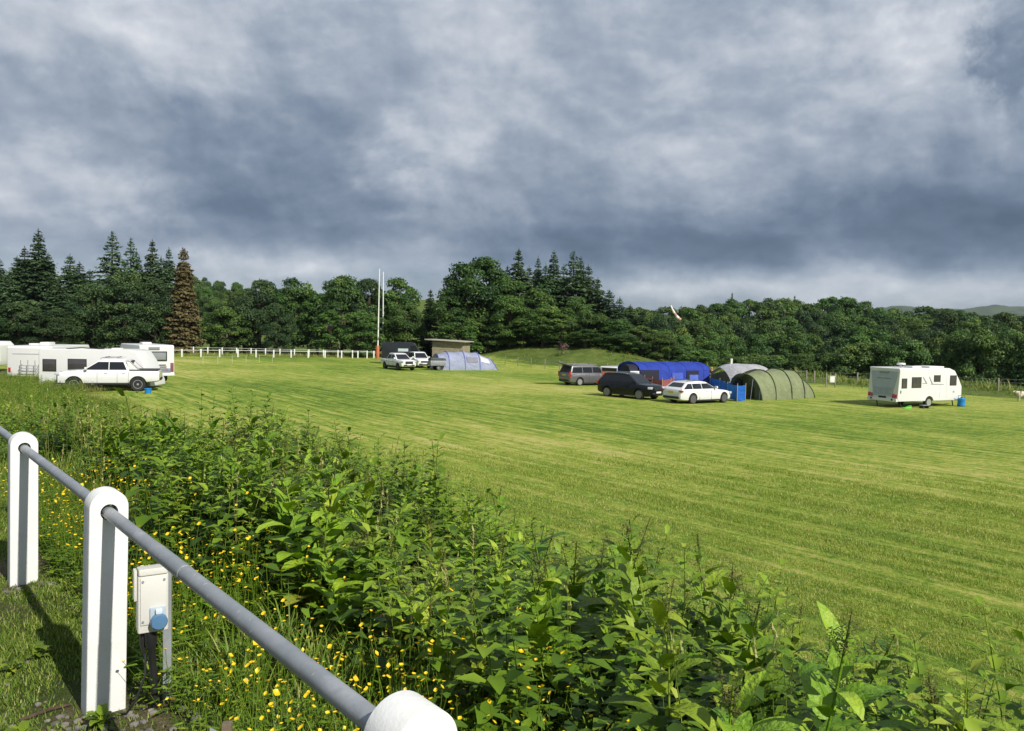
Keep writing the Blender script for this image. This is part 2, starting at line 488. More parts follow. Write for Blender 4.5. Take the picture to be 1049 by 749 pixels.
def build_camera():
    ca = bpy.data.cameras.new('camera'); ca.sensor_width = 36; ca.lens = FPX / 1049 * 36; ca.clip_start = 0.05; ca.clip_end = 30000
    o = bpy.data.objects.new('camera', ca); link(o)
    m = Matrix(((CR[0], CU[0], -_f[0], 0), (CR[1], CU[1], -_f[1], 0), (CR[2], CU[2], -_f[2], CZ), (0, 0, 0, 1)))
    o.matrix_world = m; SC.camera = o

def build_render():
    vs = SC.view_settings; vs.view_transform = 'Standard'; vs.look = 'None'; vs.exposure = EXPOSURE; vs.gamma = 1; vs.use_curve_mapping = False
    SC.render.engine = 'CYCLES'
    c = SC.cycles; c.use_denoising = True; c.max_bounces = 6; c.diffuse_bounces = 3; c.glossy_bounces = 3; c.transmission_bounces = 4; c.transparent_max_bounces = 6
    c.caustics_reflective = False; c.caustics_refractive = False; c.sample_clamp_indirect = 4
    c.use_adaptive_sampling = True; c.adaptive_threshold = 0.01
    try:
        c.denoiser = 'OPENIMAGEDENOISE'; c.denoising_input_passes = 'RGB_ALBEDO_NORMAL'; c.denoising_prefilter = 'ACCURATE'
    except Exception:
        pass
EXPOSURE = 0.28

# ------------------------------------------------------------------ ground
def ground_material():
    m, nt, b = nmat('grass_ground'); L = nt.links.new
    tc = nt.nodes.new('ShaderNodeTexCoord')
    mp = nt.nodes.new('ShaderNodeMapping'); L(tc.outputs['Object'], mp.inputs['Vector'])
    mp.inputs['Rotation'].default_value = (0, 0, -math.atan2(TN[1], TN[0]))     # x across the mowing rows, y along them
    P = mp.outputs[0]
    def noise(sc, det=5, rough=.6, st=(1, 1, 1), dist=0.0):
        q = nt.nodes.new('ShaderNodeMapping'); L(P, q.inputs['Vector']); q.inputs['Scale'].default_value = st
        n = N(nt, 'ShaderNodeTexNoise', Scale=sc, Detail=det, Roughness=rough, Distortion=dist); L(q.outputs[0], n.inputs['Vector'])
        return n.outputs['Fac']
    def M(op, a, b_=None, c=None, clamp=False):
        n = nt.nodes.new('ShaderNodeMath'); n.operation = op; n.use_clamp = clamp
        for i, v in enumerate((a, b_, c)):
            if v is None: continue
            if isinstance(v, (int, float)): n.inputs[i].default_value = v
            else: L(v, n.inputs[i])
        return n.outputs[0]
    rows = noise(1.0, 4, .6, (1.7, .10, 1))          # mowing rows
    rows2 = noise(1.0, 6, .7, (5.0, .45, 1), .4)
    big = noise(.055, 5, .6, (1, .6, 1))
    mid = noise(.7, 6, .65)
    fine = noise(14, 6, .75, (1.6, .8, 1))
    vfine = noise(60, 3, .7)
    spot = noise(3.2, 6, .7)
    f = M('MULTIPLY_ADD', M('SUBTRACT', rows, .5), 1.2, .50)
    f = M('MULTIPLY_ADD', M('SUBTRACT', spot, .5), 1.5, f)
    f = M('MULTIPLY_ADD', M('SUBTRACT', rows2, .5), 1.7, f)
    sx = nt.nodes.new('ShaderNodeSeparateXYZ'); L(P, sx.inputs[0])
    wv = M('SINE', M('MULTIPLY_ADD', sx.outputs[0], 2 * math.pi / .74, M('MULTIPLY', noise(1.0, 4, .6, (.5, .06, 1)), 16.0)))
    f = M('MULTIPLY_ADD', M('MULTIPLY', wv, M('MULTIPLY', noise(.35, 4, .6), 1.0)), .17, f)
    f = M('MULTIPLY_ADD', M('SUBTRACT', big, .5), 1.9, f)
    f = M('MULTIPLY_ADD', M('SUBTRACT', mid, .5), .8, f)
    f = M('MULTIPLY_ADD', M('SUBTRACT', fine, .5), 2.0, f)
    f = M('MULTIPLY_ADD', M('SUBTRACT', vfine, .5), .9, f)
    field = ramp(nt, [(0.0, (.056, .115, .012)), (.3, (.128, .208, .021)), (.5, (.205, .277, .034)), (.72, (.298, .328, .058)), (1, (.44, .39, .14))], f)
    # scattered dry cuttings
    dry = ramp(nt, [(.58, (0, 0, 0)), (.68, (1, 1, 1))], M('MULTIPLY_ADD', rows2, .45, M('MULTIPLY', noise(1.8, 7, .72, (1.5, .7, 1)), .62)))
    mx = N(nt, 'ShaderNodeMix', data_type='RGBA'); L(M('MULTIPLY', dry.outputs['Color'], .55), mx.inputs[0]); L(field.outputs['Color'], mx.inputs[6]); mx.inputs[7].default_value = (.31, .245, .105, 1)
    # bank: earth, moss and low grass
    e = M('MULTIPLY_ADD', M('SUBTRACT', fine, .5), .9, M('MULTIPLY_ADD', M('SUBTRACT', mid, .5), 1.9, .5))
    bank = ramp(nt, [(.1, (.028, .036, .012)), (.42, (.055, .075, .018)), (.6, (.10, .085, .045)), (.85, (.17, .145, .085))], e)
    lg = ramp(nt, [(.1, (.045, .075, .015)), (.5, (.085, .125, .022)), (.9, (.17, .18, .05))], M('MULTIPLY_ADD', M('SUBTRACT', fine, .5), 1.0, M('MULTIPLY_ADD', M('SUBTRACT', mid, .5), 1.5, .5)))
    at = N(nt, 'ShaderNodeAttribute', attribute_name='mown'); at2 = N(nt, 'ShaderNodeAttribute', attribute_name='bank')
    edge = M('MULTIPLY_ADD', M('SUBTRACT', mid, .5), .7, at.outputs['Fac'], True)
    edge = ramp(nt, [(.35, (0, 0, 0)), (.65, (1, 1, 1))], edge).outputs['Color']
    m1 = N(nt, 'ShaderNodeMix', data_type='RGBA'); L(at2.outputs['Fac'], m1.inputs[0]); L(lg.outputs['Color'], m1.inputs[6]); L(bank.outputs['Color'], m1.inputs[7])
    m2 = N(nt, 'ShaderNodeMix', data_type='RGBA'); L(edge, m2.inputs[0]); L(m1.outputs[2], m2.inputs[6]); L(mx.outputs[2], m2.inputs[7])
    L(m2.outputs[2], b.inputs['Base Color']); b.inputs['Roughness'].default_value = .9; b.inputs['Specular IOR Level'].default_value = .15
    bh = M('MULTIPLY_ADD', fine, .6, M('MULTIPLY_ADD', vfine, .4, M('MULTIPLY', rows2, 1.2)))
    bp = N(nt, 'ShaderNodeBump', Strength=.9, Distance=.05); L(bh, bp.inputs['Height']); L(bp.outputs['Normal'], b.inputs['Normal'])
    return m

def field_mask(x, y):
    """1 on the mown field, 0 on the bank and in the rough beyond"""
    u = x * TN[0] + y * TN[1]; s = x * TT[0] + y * TT[1]
    e = (x + y - 98) / 1.414
    a = sst(8.6, 9.8, u + .4 * np.sin(s * .4))
    left = sst(-30, -8, x)
    far = (1 - left) * sst(112, 118, y) + left * sst(1.0, 4.0, e + 1.2 * np.sin(x * .35))
    return a * (1 - np.clip(far, 0, 1))

def build_ground():
    def axis(lo, hi, step, far_lo, far_hi, g=1.12):
        a = list(np.arange(lo, hi + 1e-6, step)); st = step
        while a[-1] < far_hi: st = min(st * g, 400); a.append(a[-1] + st)
        st = step
        while a[0] > far_lo: st = min(st * g, 400); a.insert(0, a[0] - st)
        return np.array(a)
    ua = axis(-1, 11, .22, -2500, 6500, 1.05); sa = axis(-8, 60, .45, -6000, 6000, 1.05)
    U, S = np.meshgrid(ua, sa, indexing='ij')
    X = U * TN[0] + S * TT[0]; Y = U * TN[1] + S * TT[1]; Z = height(X, Y)
    n, k = U.shape
    idx = np.arange(n * k).reshape(n, k)
    Q = np.stack([idx[:-1, :-1], idx[1:, :-1], idx[1:, 1:], idx[:-1, 1:]], -1).reshape(-1, 4)
    me = np_mesh('ground', np.stack([X, Y, Z], -1).reshape(-1, 3), Q, mats=[ground_material()], smooth=True)
    for nm, v in (('mown', field_mask(X, Y)), ('bank', 1 - sst(8, 10, U))):
        a = me.attributes.new(nm, 'FLOAT', 'POINT'); a.data.foreach_set('value', v.ravel().astype(np.float32))
    o = np_obj('ground', me); tag(o, kind='structure')

def build_hills():
    """the far ridge behind the wood, with its own real distance"""
    m, nt, b = nmat('far_hillside'); L = nt.links.new
    tc = nt.nodes.new('ShaderNodeTexCoord')
    vo = N(nt, 'ShaderNodeTexVoronoi', Scale=.004); L(tc.outputs['Object'], vo.inputs['Vector'])
    no = N(nt, 'ShaderNodeTexNoise', Scale=.006, Detail=8.0); L(tc.outputs['Object'], no.inputs['Vector'])
    r1 = ramp(nt, [(0, (.035, .06, .02)), (.5, (.05, .078, .03)), (1, (.085, .105, .045))], vo.outputs['Color'])
    r2 = ramp(nt, [(.48, (0, 0, 0)), (.56, (1, 1, 1))], no.outputs['Fac'])
    mx = N(nt, 'ShaderNodeMix', data_type='RGBA'); L(r2.outputs['Color'], mx.inputs[0]); L(r1.outputs['Color'], mx.inputs[6]); mx.inputs[7].default_value = (.03, .05, .025, 1)
    L(mx.outputs[2], b.inputs['Base Color']); b.inputs['Roughness'].default_value = .95
    az = np.linspace(-1.3, 1.3, 520); ds = np.linspace(1500, 4200, 40)
    A, Dm = np.meshgrid(az, ds, indexing='ij')
    X = Dm * np.sin(A); Y = Dm * np.cos(A)
    prof = 58 + 58 * np.exp(-((A - .455) / .05) ** 2) + 62 * np.exp(-((A - .565) / .07) ** 2) + 26 * np.exp(-((A - .66) / .06) ** 2) + 40 * np.exp(-((A - .95) / .2) ** 2) + 25 * np.exp(-((A + .2) / .35) ** 2)
    Z = prof * sst(1700, 3000, Dm) * (1 - .5 * sst(3100, 4200, Dm)) + 5 * np.sin(A * 47) * np.sin(Dm * .004) + 3 * np.sin(A * 131 + Dm * .01) - 6
    Z += (np.random.default_rng(3).random(Z.shape) * 8) * (np.sin(A * 43 + Dm * .003) > .1)
    n, k = A.shape; idx = np.arange(n * k).reshape(n, k)
    Q = np.stack([idx[:-1, :-1], idx[:-1, 1:], idx[1:, 1:], idx[1:, :-1]], -1).reshape(-1, 4)
    o = np_obj('hills', np_mesh('hills', np.stack([X, Y, Z], -1).reshape(-1, 3), Q, mats=[m], smooth=True)); tag(o, kind='structure')

def build_haze():
    m = bpy.data.materials.new('thin_air'); m.use_nodes = True; nt = m.node_tree
    nt.nodes.remove(nt.nodes['Principled BSDF'])
    v = nt.nodes.new('ShaderNodeVolumePrincipled'); v.inputs['Color'].default_value = (.72, .84, 1, 1); v.inputs['Density'].default_value = HAZE; v.inputs['Anisotropy'].default_value = .2
    nt.links.new(v.outputs[0], nt.nodes['Material Output'].inputs['Volume'])
    bm = bmesh.new(); bmesh.ops.create_cube(bm, size=1); me = bpy.data.meshes.new('haze'); bm.to_mesh(me); bm.free(); me.materials.append(m)
    o = np_obj('haze', me); o.scale = (16000, 16000, 190); o.location = (0, 0, 75); tag(o, kind='stuff')
HAZE = 0.00006
# ------------------------------------------------------------------ trees
G_BROAD = [(0, (0.026, 0.059, 0.016)), (.35, (0.051, 0.102, 0.022)), (.65, (0.084, 0.146, 0.028)), (1, (0.147, 0.209, 0.042))]
G_DARK = [(0, (0.017, 0.039, 0.017)), (.5, (0.038, 0.074, 0.024)), (1, (0.083, 0.128, 0.036))]
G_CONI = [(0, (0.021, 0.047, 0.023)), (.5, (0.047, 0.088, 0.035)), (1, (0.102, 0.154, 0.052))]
G_BROWN = [(0, (.065, .058, .022)), (.5, (.125, .102, .044)), (1, (.19, .155, .070))]
def bark(): return paint('bark', (.11, .085, .06), .95, var=.3, scale=4, bump=.6)

def quads_at(C, Nn, size, asp, r):
    """a leaf quad at each centre C facing Nn"""
    n = len(C)
    a = np.cross(Nn, r.normal(size=(n, 3))); a /= np.linalg.norm(a, axis=1, keepdims=True) + 1e-9
    b = np.cross(Nn, a)
    s = size[:, None]
    V = np.stack([C - a * s, C - b * s * asp, C + a * s, C + b * s * asp * r.uniform(.7, 1.3, (n, 1))], 1)
    return V.reshape(-1, 3), np.arange(n * 4).reshape(n, 4)

def make_broadleaf(name, seed, mat, H=12.0, W=9.5, skirt=.10, ncl=62, nl=230, leaf=(.11, .225), peak=.45, lobes=5):
    r = np.random.default_rng(seed)
    root = thing(name, 'leafy broadleaf tree', 'tree', (0, 0, -500))
    zc = skirt * H + (1 - skirt) * H * r.beta(1.5, 1.25, ncl)
    f = (zc - skirt * H) / ((1 - skirt) * H)
    prof = np.where(f < peak, .62 + .38 * np.sin(f / peak * np.pi / 2), np.cos((f - peak) / (1 - peak) * np.pi / 2 * .93) ** .62)
    th = r.uniform(0, 2 * np.pi, ncl)
    lob = 1 + .22 * np.sin(th * lobes + r.uniform(0, 6)) * np.sin(f * 5 + r.uniform(0, 6)) + r.normal(0, .07, ncl)
    rad = prof * W / 2 * lob * (r.uniform(.18, 1, ncl) ** .42)
    cr = r.uniform(.75, 1.5, ncl) * W / 9.5
    rad = np.maximum(rad - cr * .55, 0)
    C = np.stack([rad * np.cos(th), rad * np.sin(th), np.minimum(zc, H - cr * .55)], 1)
    ct = r.normal(.5, .17, ncl)
    Vs = []; Qs = []; ts = []; off = 0
    for i in range(ncl):
        n = int(nl * (cr[i] / 1.1) ** 2 * r.uniform(.8, 1.2))
        d = r.normal(size=(n, 3)); d /= np.linalg.norm(d, axis=1, keepdims=True)
        d[:, 2] = np.where(d[:, 2] < -.35, -d[:, 2], d[:, 2])
        wob = 1 + .28 * np.sin(d[:, 0] * 5 + i) * np.sin(d[:, 1] * 6 + i * 2) * np.sin(d[:, 2] * 5 + i)
        p = C[i] + d * (cr[i] * wob * r.uniform(.72, 1.08, n))[:, None] * np.array([1.08, 1.08, .8])
        nn = d * .9 + r.normal(0, .5, (n, 3)) + np.array([0, 0, .25]); nn /= np.linalg.norm(nn, axis=1, keepdims=True)
        V, Q = quads_at(p, nn, r.uniform(leaf[0], leaf[1], n), .72, r)
        Vs.append(V); Qs.append(Q + off); off += len(V); ts.append(ct[i] + r.normal(0, .14, n))
    me = np_mesh('crown', np.concatenate(Vs), np.concatenate(Qs), tq=np.concatenate(ts), mats=[mat])
    np_obj('crown', me, root)
    mb = MB(); tr = .028 * H
    lean = r.normal(0, .25, 2)
    mb.tube([(0, 0, -.6), (0, 0, .4), (lean[0] * .4, lean[1] * .4, H * .3), (lean[0], lean[1], H * .62), (lean[0], lean[1], H * .86)], [tr * 1.35, tr, tr * .8, tr * .45, .04], n=8)
    for i in r.choice(ncl, 12, replace=False):
        z0 = max(H * .16, C[i][2] * r.uniform(.45, .7)); z0 = min(z0, H * .6)
        p0 = Vector((lean[0] * z0 / H, lean[1] * z0 / H, z0)); p1 = Vector(C[i])
        mid = p0.lerp(p1, .5) + Vector((0, 0, -.25))
        mb.tube([p0, mid, p1], [tr * .42, tr * .28, .03], n=5)
    mb.build('trunk', bark(), root)
    root['h'] = H
    return root

def make_conifer(name, seed, mat, H=18.0, W=6.5, bare=.06, step=.62, density=1.0, droop=.28, power=.8, gap=0.0):
    r = np.random.default_rng(seed)
    root = thing(name, 'tall conifer', 'tree', (0, 0, -500))
    Cs = []; Ns = []; Sz = []; ts = []
    z = bare * H
    mb = MB(); mb.tube([(0, 0, -.6), (0, 0, H * .5), (0, 0, H * .985)], [.019 * H, .012 * H, .02], n=7)
    lay = 0
    while z < H * .985:
        f = 1 - z / H
        nb = int(5 + 5 * min(1, f * 1.6)); a0 = r.uniform(0, 6.28); lt = r.normal(0, .10)
        lw = r.uniform(.78, 1.12)
        for j in range(nb):
            if r.random() < gap: continue
            a = a0 + j * 2 * np.pi / nb + r.normal(0, .2)
            Lb = (W / 2 * min(1, f * 1.04) ** power * lw * r.uniform(.66, 1.12)) + .08 + .2 * min(1, f * 4)
            if z < H * .2: Lb *= r.uniform(.7, 1)
            dr = droop * r.uniform(.5, 1.4) * (1 if f > .12 else -.9)
            n = max(5, int(Lb * 20 * density))
            t = r.uniform(.12, 1, n) ** .75
            side = r.normal(0, 1, n) * (.30 * Lb * (1 - t * .70) + .10)
            x = t * Lb; zz = z - dr * x + .10 * x * x * droop + r.normal(0, .08, n) - np.abs(side) * .22
            px = x * np.cos(a) - side * np.sin(a); py = x * np.sin(a) + side * np.cos(a)
            Cs.append(np.stack([px, py, zz], 1))
            nn = np.stack([np.cos(a) * .35 + r.normal(0, .38, n), np.sin(a) * .35 + r.normal(0, .38, n), np.full(n, .75)], 1)
            Ns.append(nn / np.linalg.norm(nn, axis=1, keepdims=True)); Sz.append(r.uniform(.15, .36, n) * (.5 + .5 * min(1, f * 3.5)))
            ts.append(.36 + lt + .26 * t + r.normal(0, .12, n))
            if j % 2 == 0 and f > .1:
                mb.tube([(0, 0, z), (np.cos(a) * Lb * .85, np.sin(a) * Lb * .85, z - dr * Lb * .85)], [.05, .012], n=4)
        z += step * r.uniform(.7, 1.3) * (.55 + .6 * f); lay += 1
    # leader shoot
    zt = H - np.linspace(0, 1.1, 16)
    Cs.append(np.stack([r.normal(0, .05, 16), r.normal(0, .05, 16), zt], 1)); nn = r.normal(size=(16, 3)); nn[:, 2] = .3
    Ns.append(nn / np.linalg.norm(nn, axis=1, keepdims=True)); Sz.append(np.linspace(.09, .22, 16)); ts.append(np.full(16, .6))
    C = np.concatenate(Cs); V, Q = quads_at(C, np.concatenate(Ns), np.concatenate(Sz), .5, r)
    np_obj('crown', np_mesh('crown', V, Q, tq=np.concatenate(ts), mats=[mat]), root)
    mb.build('trunk', bark(), root)
    root['h'] = H
    return root

def put_tree(proto, px, top_py, D, wpx=None, label=None, group=None, sink=0.0, first=set()):
    b = at_depth(px, D)
    H = z_at(px, top_py, D) - b.z + sink
    H0 = proto['h']; s = H / H0
    w = s if wpx is None else wpx * D / FPX / proto['w']
    loc = (b.x, b.y, b.z - sink); sc = (w, w, s); rz = random.uniform(0, 6.28)
    if proto.name not in first:
        first.add(proto.name); proto.location = loc; proto.rotation_euler = (0, 0, rz); proto.scale = sc
        if label: proto['label'] = label
        if group: proto['group'] = group
        o = proto
        KIDS[proto.name] = [(k, []) for k in proto.children]
    else:
        o = copy_thing(proto, loc, rz, sc, label, group)
        if not group and 'group' in o: del o['group']
    return o

def build_trees():
    mb_ = leafmat('broadleaf_foliage', G_BROAD, .22, .55, .25, each=.30)
    md_ = leafmat('dark_foliage', G_DARK, .15, .6, .2, each=.2)
    mc_ = leafmat('conifer_needles', G_CONI, .12, .6, .2, each=.25)
    mbr = leafmat('brown_needles', G_BROWN, .15, .7, .15, tcol=(1, .9, .6))
    B = []
    for i in range(6):
        p = make_broadleaf('broadleaf_tree', 20 + i, mb_, 12, [9.5, 8.5, 10.5, 9, 8, 10][i], [.06, .10, .05, .08, .12, .05][i], ncl=[62, 56, 70, 60, 54, 66][i], peak=[.45, .5, .4, .55, .5, .42][i], lobes=3 + i % 4)
        p['w'] = [9.5, 8.5, 10.5, 9, 8, 10][i]; B.append(p)
    Dk = []
    for i in range(3):
        p = make_broadleaf('dark_bushy_tree', 50 + i, md_, 12, 10, .0, ncl=80, nl=240, leaf=(.09, .20), peak=.4); p['w'] = 10.0; Dk.append(p)
    Cn = []
    for i, (W, pw, dn, gp_, dr) in enumerate([(9.5, .88, 1.1, 0, .3), (8.4, .85, 1.1, .05, .25), (9, .78, .9, .22, .16), (7.2, .95, 1.2, 0, .3), (10, .82, 1.0, .08, .22)]):
        p = make_conifer('conifer_tree', 80 + i, mc_, 18, W, .05, .62, dn, dr, pw, gp_); p['w'] = W; Cn.append(p)
    Br = make_conifer('brown_conifer', 99, mbr, 17, 6.6, .03, .42, 1.3, .38, .62, 0); Br['w'] = 6.6
    Q = random.Random(9)
    # --- left stand
    gl = 'conifers in the stand behind the motorhomes'
    lab = 'dark green conifer in the stand behind the parked motorhomes'
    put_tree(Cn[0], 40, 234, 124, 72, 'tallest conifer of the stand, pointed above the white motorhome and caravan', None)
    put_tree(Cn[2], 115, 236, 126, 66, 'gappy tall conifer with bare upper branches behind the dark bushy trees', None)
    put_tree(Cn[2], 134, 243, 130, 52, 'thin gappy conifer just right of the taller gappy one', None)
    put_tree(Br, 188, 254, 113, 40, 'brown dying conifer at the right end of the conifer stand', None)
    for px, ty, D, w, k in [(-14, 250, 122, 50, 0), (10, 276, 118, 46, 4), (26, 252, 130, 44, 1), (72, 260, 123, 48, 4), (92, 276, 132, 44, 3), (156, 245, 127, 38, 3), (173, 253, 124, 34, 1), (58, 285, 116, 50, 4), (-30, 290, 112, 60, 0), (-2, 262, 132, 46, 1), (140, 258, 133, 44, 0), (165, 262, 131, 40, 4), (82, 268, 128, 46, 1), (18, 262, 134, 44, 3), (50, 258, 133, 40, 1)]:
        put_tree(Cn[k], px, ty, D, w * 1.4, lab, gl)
    gd = 'dark bushy trees in front of the conifers'
    for i, (px, ty, D, w) in enumerate([(96, 292, 115, 52), (128, 281, 114, 66), (160, 288, 113, 54), (20, 312, 112, 60), (60, 318, 112, 50), (-15, 320, 110, 60)]):
        put_tree(Dk[i % 3], px, ty, D, w, 'dark bushy tree reaching the ground in front of the conifer stand', gd)
    # --- middle row of broad trees
    gm = 'broad green trees along the far touchline'
    for i, (px, ty, D, w) in enumerate([(232, 315, 118, 46), (250, 301, 124, 48), (266, 289, 122, 52), (300, 287, 123, 56), (325, 303, 120, 40), (350, 285, 120, 54), (378, 288, 121, 48), (407, 287, 120, 50), (415, 312, 116, 44), (283, 312, 116, 40), (338, 318, 115, 38), (216, 322, 122, 34), (370, 318, 114, 46)]):
        put_tree(Dk[i % 3] if i in (2, 6, 9) else B[i % 6], px, ty, D, w, 'broad green tree in the row behind the far white fence', gm)
    put_tree(Cn[3], 440, 296, 122, 40, 'short green conifer left of the big round tree', None)
    # --- central clump
    put_tree(B[2], 489, 266, 116, 84, 'big round-crowned tree standing behind the timber shed', None)
    gc = 'broad trees in the clump behind the grassy mound'
    for i, (px, ty, D, w) in enumerate([(458, 305, 112, 46), (516, 284, 114, 50), (522, 304, 110, 46), (548, 296, 112, 46), (556, 312, 108, 44), (590, 306, 110, 44), (574, 322, 106, 40), (612, 322, 108, 44), (632, 328, 106, 42), (655, 334, 104, 42), (475, 325, 110, 50), (500, 326, 111, 50), (600, 338, 103, 40), (640, 342, 101, 40), (675, 342, 102, 44), (536, 326, 109, 44)]):
        put_tree(B[(i * 5 + 1) % 6], px, ty, D, w, 'broad green tree in the clump behind the grassy mound', gc)
    gk = 'conifers rising out of the clump behind the mound'
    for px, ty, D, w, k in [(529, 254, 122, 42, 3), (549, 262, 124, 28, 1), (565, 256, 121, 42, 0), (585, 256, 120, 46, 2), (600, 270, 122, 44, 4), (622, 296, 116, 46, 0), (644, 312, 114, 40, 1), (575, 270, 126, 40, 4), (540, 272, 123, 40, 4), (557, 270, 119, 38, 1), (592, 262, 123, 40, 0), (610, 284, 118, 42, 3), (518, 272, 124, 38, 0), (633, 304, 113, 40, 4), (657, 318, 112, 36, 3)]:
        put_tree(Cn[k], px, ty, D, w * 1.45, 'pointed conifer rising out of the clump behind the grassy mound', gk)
    # pink flowering bush at the end of the mound
    mp = leafmat('pink_blossom', [(0, (.10, .06, .05)), (.5, (.24, .12, .13)), (1, (.36, .22, .22))], .2, .7, .1, (1, .8, .8))
    pk = make_broadleaf('flowering_bush', 71, mp, 3.4, 2.6, .0, 18, 120, (.07, .14)); pk['w'] = 2.6
    put_tree(pk, 575, 349, 100, 16, 'dusty pink flowering bush at the foot of the clump behind the mound', None)
    # --- wood across the valley, three depths
    gw = 'trees of the wood across the valley'
    lw = 'broad green tree of the wood rising across the valley'
    tops = [(640, 318), (660, 318), (700, 314), (722, 311), (747, 309), (770, 309), (795, 305), (820, 312), (845, 304), (862, 308), (880, 311), (900, 317), (930, 320), (960, 315), (985, 321), (1015, 326), (1045, 324), (1110, 328)]
    tx = np.array([t[0] for t in tops]); tyy = np.array([t[1] for t in tops])
    x = 640.0; i = 0
    while x < 1095:
        put_tree(B[Q.randrange(6)] if Q.random() < .8 else Dk[Q.randrange(3)], x, float(np.interp(x, tx, tyy)) + Q.uniform(-2.5, 3), Q.uniform(205, 225), Q.uniform(30, 46), lw, gw)
        x += Q.uniform(13, 20)
    for lo, hi, D0, D1, y0, y1, dx in [(640, 1095, 180, 196, 318, 329, 20), (650, 1095, 160, 172, 327, 340, 22), (650, 1095, 138, 150, 338, 350, 23)]:
        x = lo + Q.uniform(0, 10)
        while x < hi:
            put_tree(B[Q.randrange(6)] if Q.random() < .85 else Dk[Q.randrange(3)], x, Q.uniform(y0, y1) + (x - 820) * .012, Q.uniform(D0, D1), Q.uniform(34, 48), lw, gw)
            x += dx * Q.uniform(.75, 1.25)
    gf = 'leafy trees just beyond the right field fence'
    x = 690.0
    while x < 1100:
        D = 104 - 24 * (x - 690) / 400 + Q.uniform(-4, 4)
        top = np.interp(x, [690, 760, 850, 900, 1000, 1100], [352, 362, 362, 352, 342, 344]) + Q.uniform(-5, 6)
        put_tree(B[Q.randrange(6)], x, top, D + 8, Q.uniform(44, 62), 'leafy tree in the nearest row just beyond the right field fence', gf, sink=.8)
        x += Q.uniform(20, 30)
    for px, ty in [(748, 299), (812, 302)]:
        put_tree(Cn[3], px, ty, 230, 16, 'lone dark conifer sticking out above the wood behind the %s' % ('gazebo' if px < 780 else 'green tunnel tent'), None)
    # --- wooded hillside far left
    gh = 'trees on the far wooded hillside'
    x = 188.0
    while x < 330:
        for D, dy in ((330, 0), (290, 8), (250, 17)):
            top = float(np.interp(x, [180, 200, 232, 262, 300, 330], [282, 285, 289, 295, 297, 300])) + dy + Q.uniform(-2, 3)
            put_tree(B[Q.randrange(6)], x + Q.uniform(-5, 5), top, D + Q.uniform(-12, 12), Q.uniform(17, 26), 'far green tree on the wooded hillside above the white fence', gh)
        x += Q.uniform(10, 14)
# ------------------------------------------------------------------ vehicles
def M_glass(): return paint('dark_glass', (.012, .014, .017), .08, 0, .1, coat=.2, spec=.45)
def M_rubber(): return paint('tyre_rubber', (.018, .018, .018), .85, 0, .2)
def M_alloy(): return paint('alloy_rim', (.55, .56, .58), .35, .7, .05)
def M_dark(): return paint('black_plastic', (.02, .02, .021), .6, 0, .15)
def M_red(): return paint('red_lens', (.42, .015, .012), .15, 0, .1, coat=1)
def M_lamp(): return paint('clear_lens', (.75, .77, .80), .08, .3, .05, coat=1)
def M_plate(y=False): return paint('yellow_plate', (.70, .50, .04), .4, 0, .03) if y else paint('white_plate', (.75, .75, .72), .4, 0, .03)
def M_white(): return paint('vehicle_white', (.66, .66, .655), .25, 0, .015, 2, coat=.6)
def M_cream(): return paint('caravan_white', (.665, .665, .65), .38, 0, .02, 1.2, coat=.2, dirt=(.50, .49, .43), dscale=1.2, damt=.3)

def wheel(root, x, y, r, w=.23, rim=.66, rimmat=None, spokes=5, out=None):
    sg = out or (1 if y > 0 else -1)
    mb = MB(); p = [(r * rim, -w * .42), (r * .93, -w * .5), (r, -w * .36), (r, w * .36), (r * .93, w * .5), (r * rim, w * .42), (r * rim, -w * .42)]
    mb.lathe(p[:-1], 28, axis='y', c=(x, y, r))
    t = mb.build('wheel', M_rubber(), root)
    mb = MB(); rr = r * rim; fy = y + sg * w * .34
    mb.lathe([(rr, -.05), (rr, .05), (rr * .9, .05), (rr * .88, -.04)], 28, axis='y', c=(x, fy, r))
    mb.lathe([(.001, -.02), (rr * .26, -.02), (rr * .24, .03), (.001, .035)], 16, axis='y', c=(x, fy, r))
    for k in range(spokes):
        a = k * 2 * math.pi / spokes + .3
        mb.box((x + math.cos(a) * rr * .56, fy, r + math.sin(a) * rr * .56), (rr * .85, .04, rr * .24), ry=-a)
    mb.build('rim', rimmat or M_alloy(), t)
    MB().lathe([(.001, -.012), (rr * .95, -.012), (rr * .95, .012), (.001, .012)], 20, axis='y', c=(x, y - sg * w * .1, r)).build('brake_disc', M_dark(), t)
    return t

def lerp_chain(chain, z):
    """x on a poly line (x,z) at height z"""
    for (x0, z0), (x1, z1) in zip(chain[:-1], chain[1:]):
        if min(z0, z1) - 1e-6 <= z <= max(z0, z1) + 1e-6 and abs(z1 - z0) > 1e-6:
            return x0 + (x1 - x0) * (z - z0) / (z1 - z0)
    return chain[-1][0] if z > chain[-1][1] else chain[0][0]

def body_loft(st, n=3):
    """car body from stations (x, z_low, z_high, half_width)"""
    rings = []
    for x, zb, zt, hw in st:
        h = zt - zb; half = [(hw * .80, zb), (hw * .96, zb + .10 * h), (hw, zb + .32 * h), (hw * 1.0, zb + .62 * h), (hw * .97, zb + .86 * h), (hw * .90, zb + .97 * h), (hw * .6, zt + .012)]
        rings.append([(x, y, z) for y, z in half] + [(x, -y, z) for y, z in half[::-1]])
    return rings

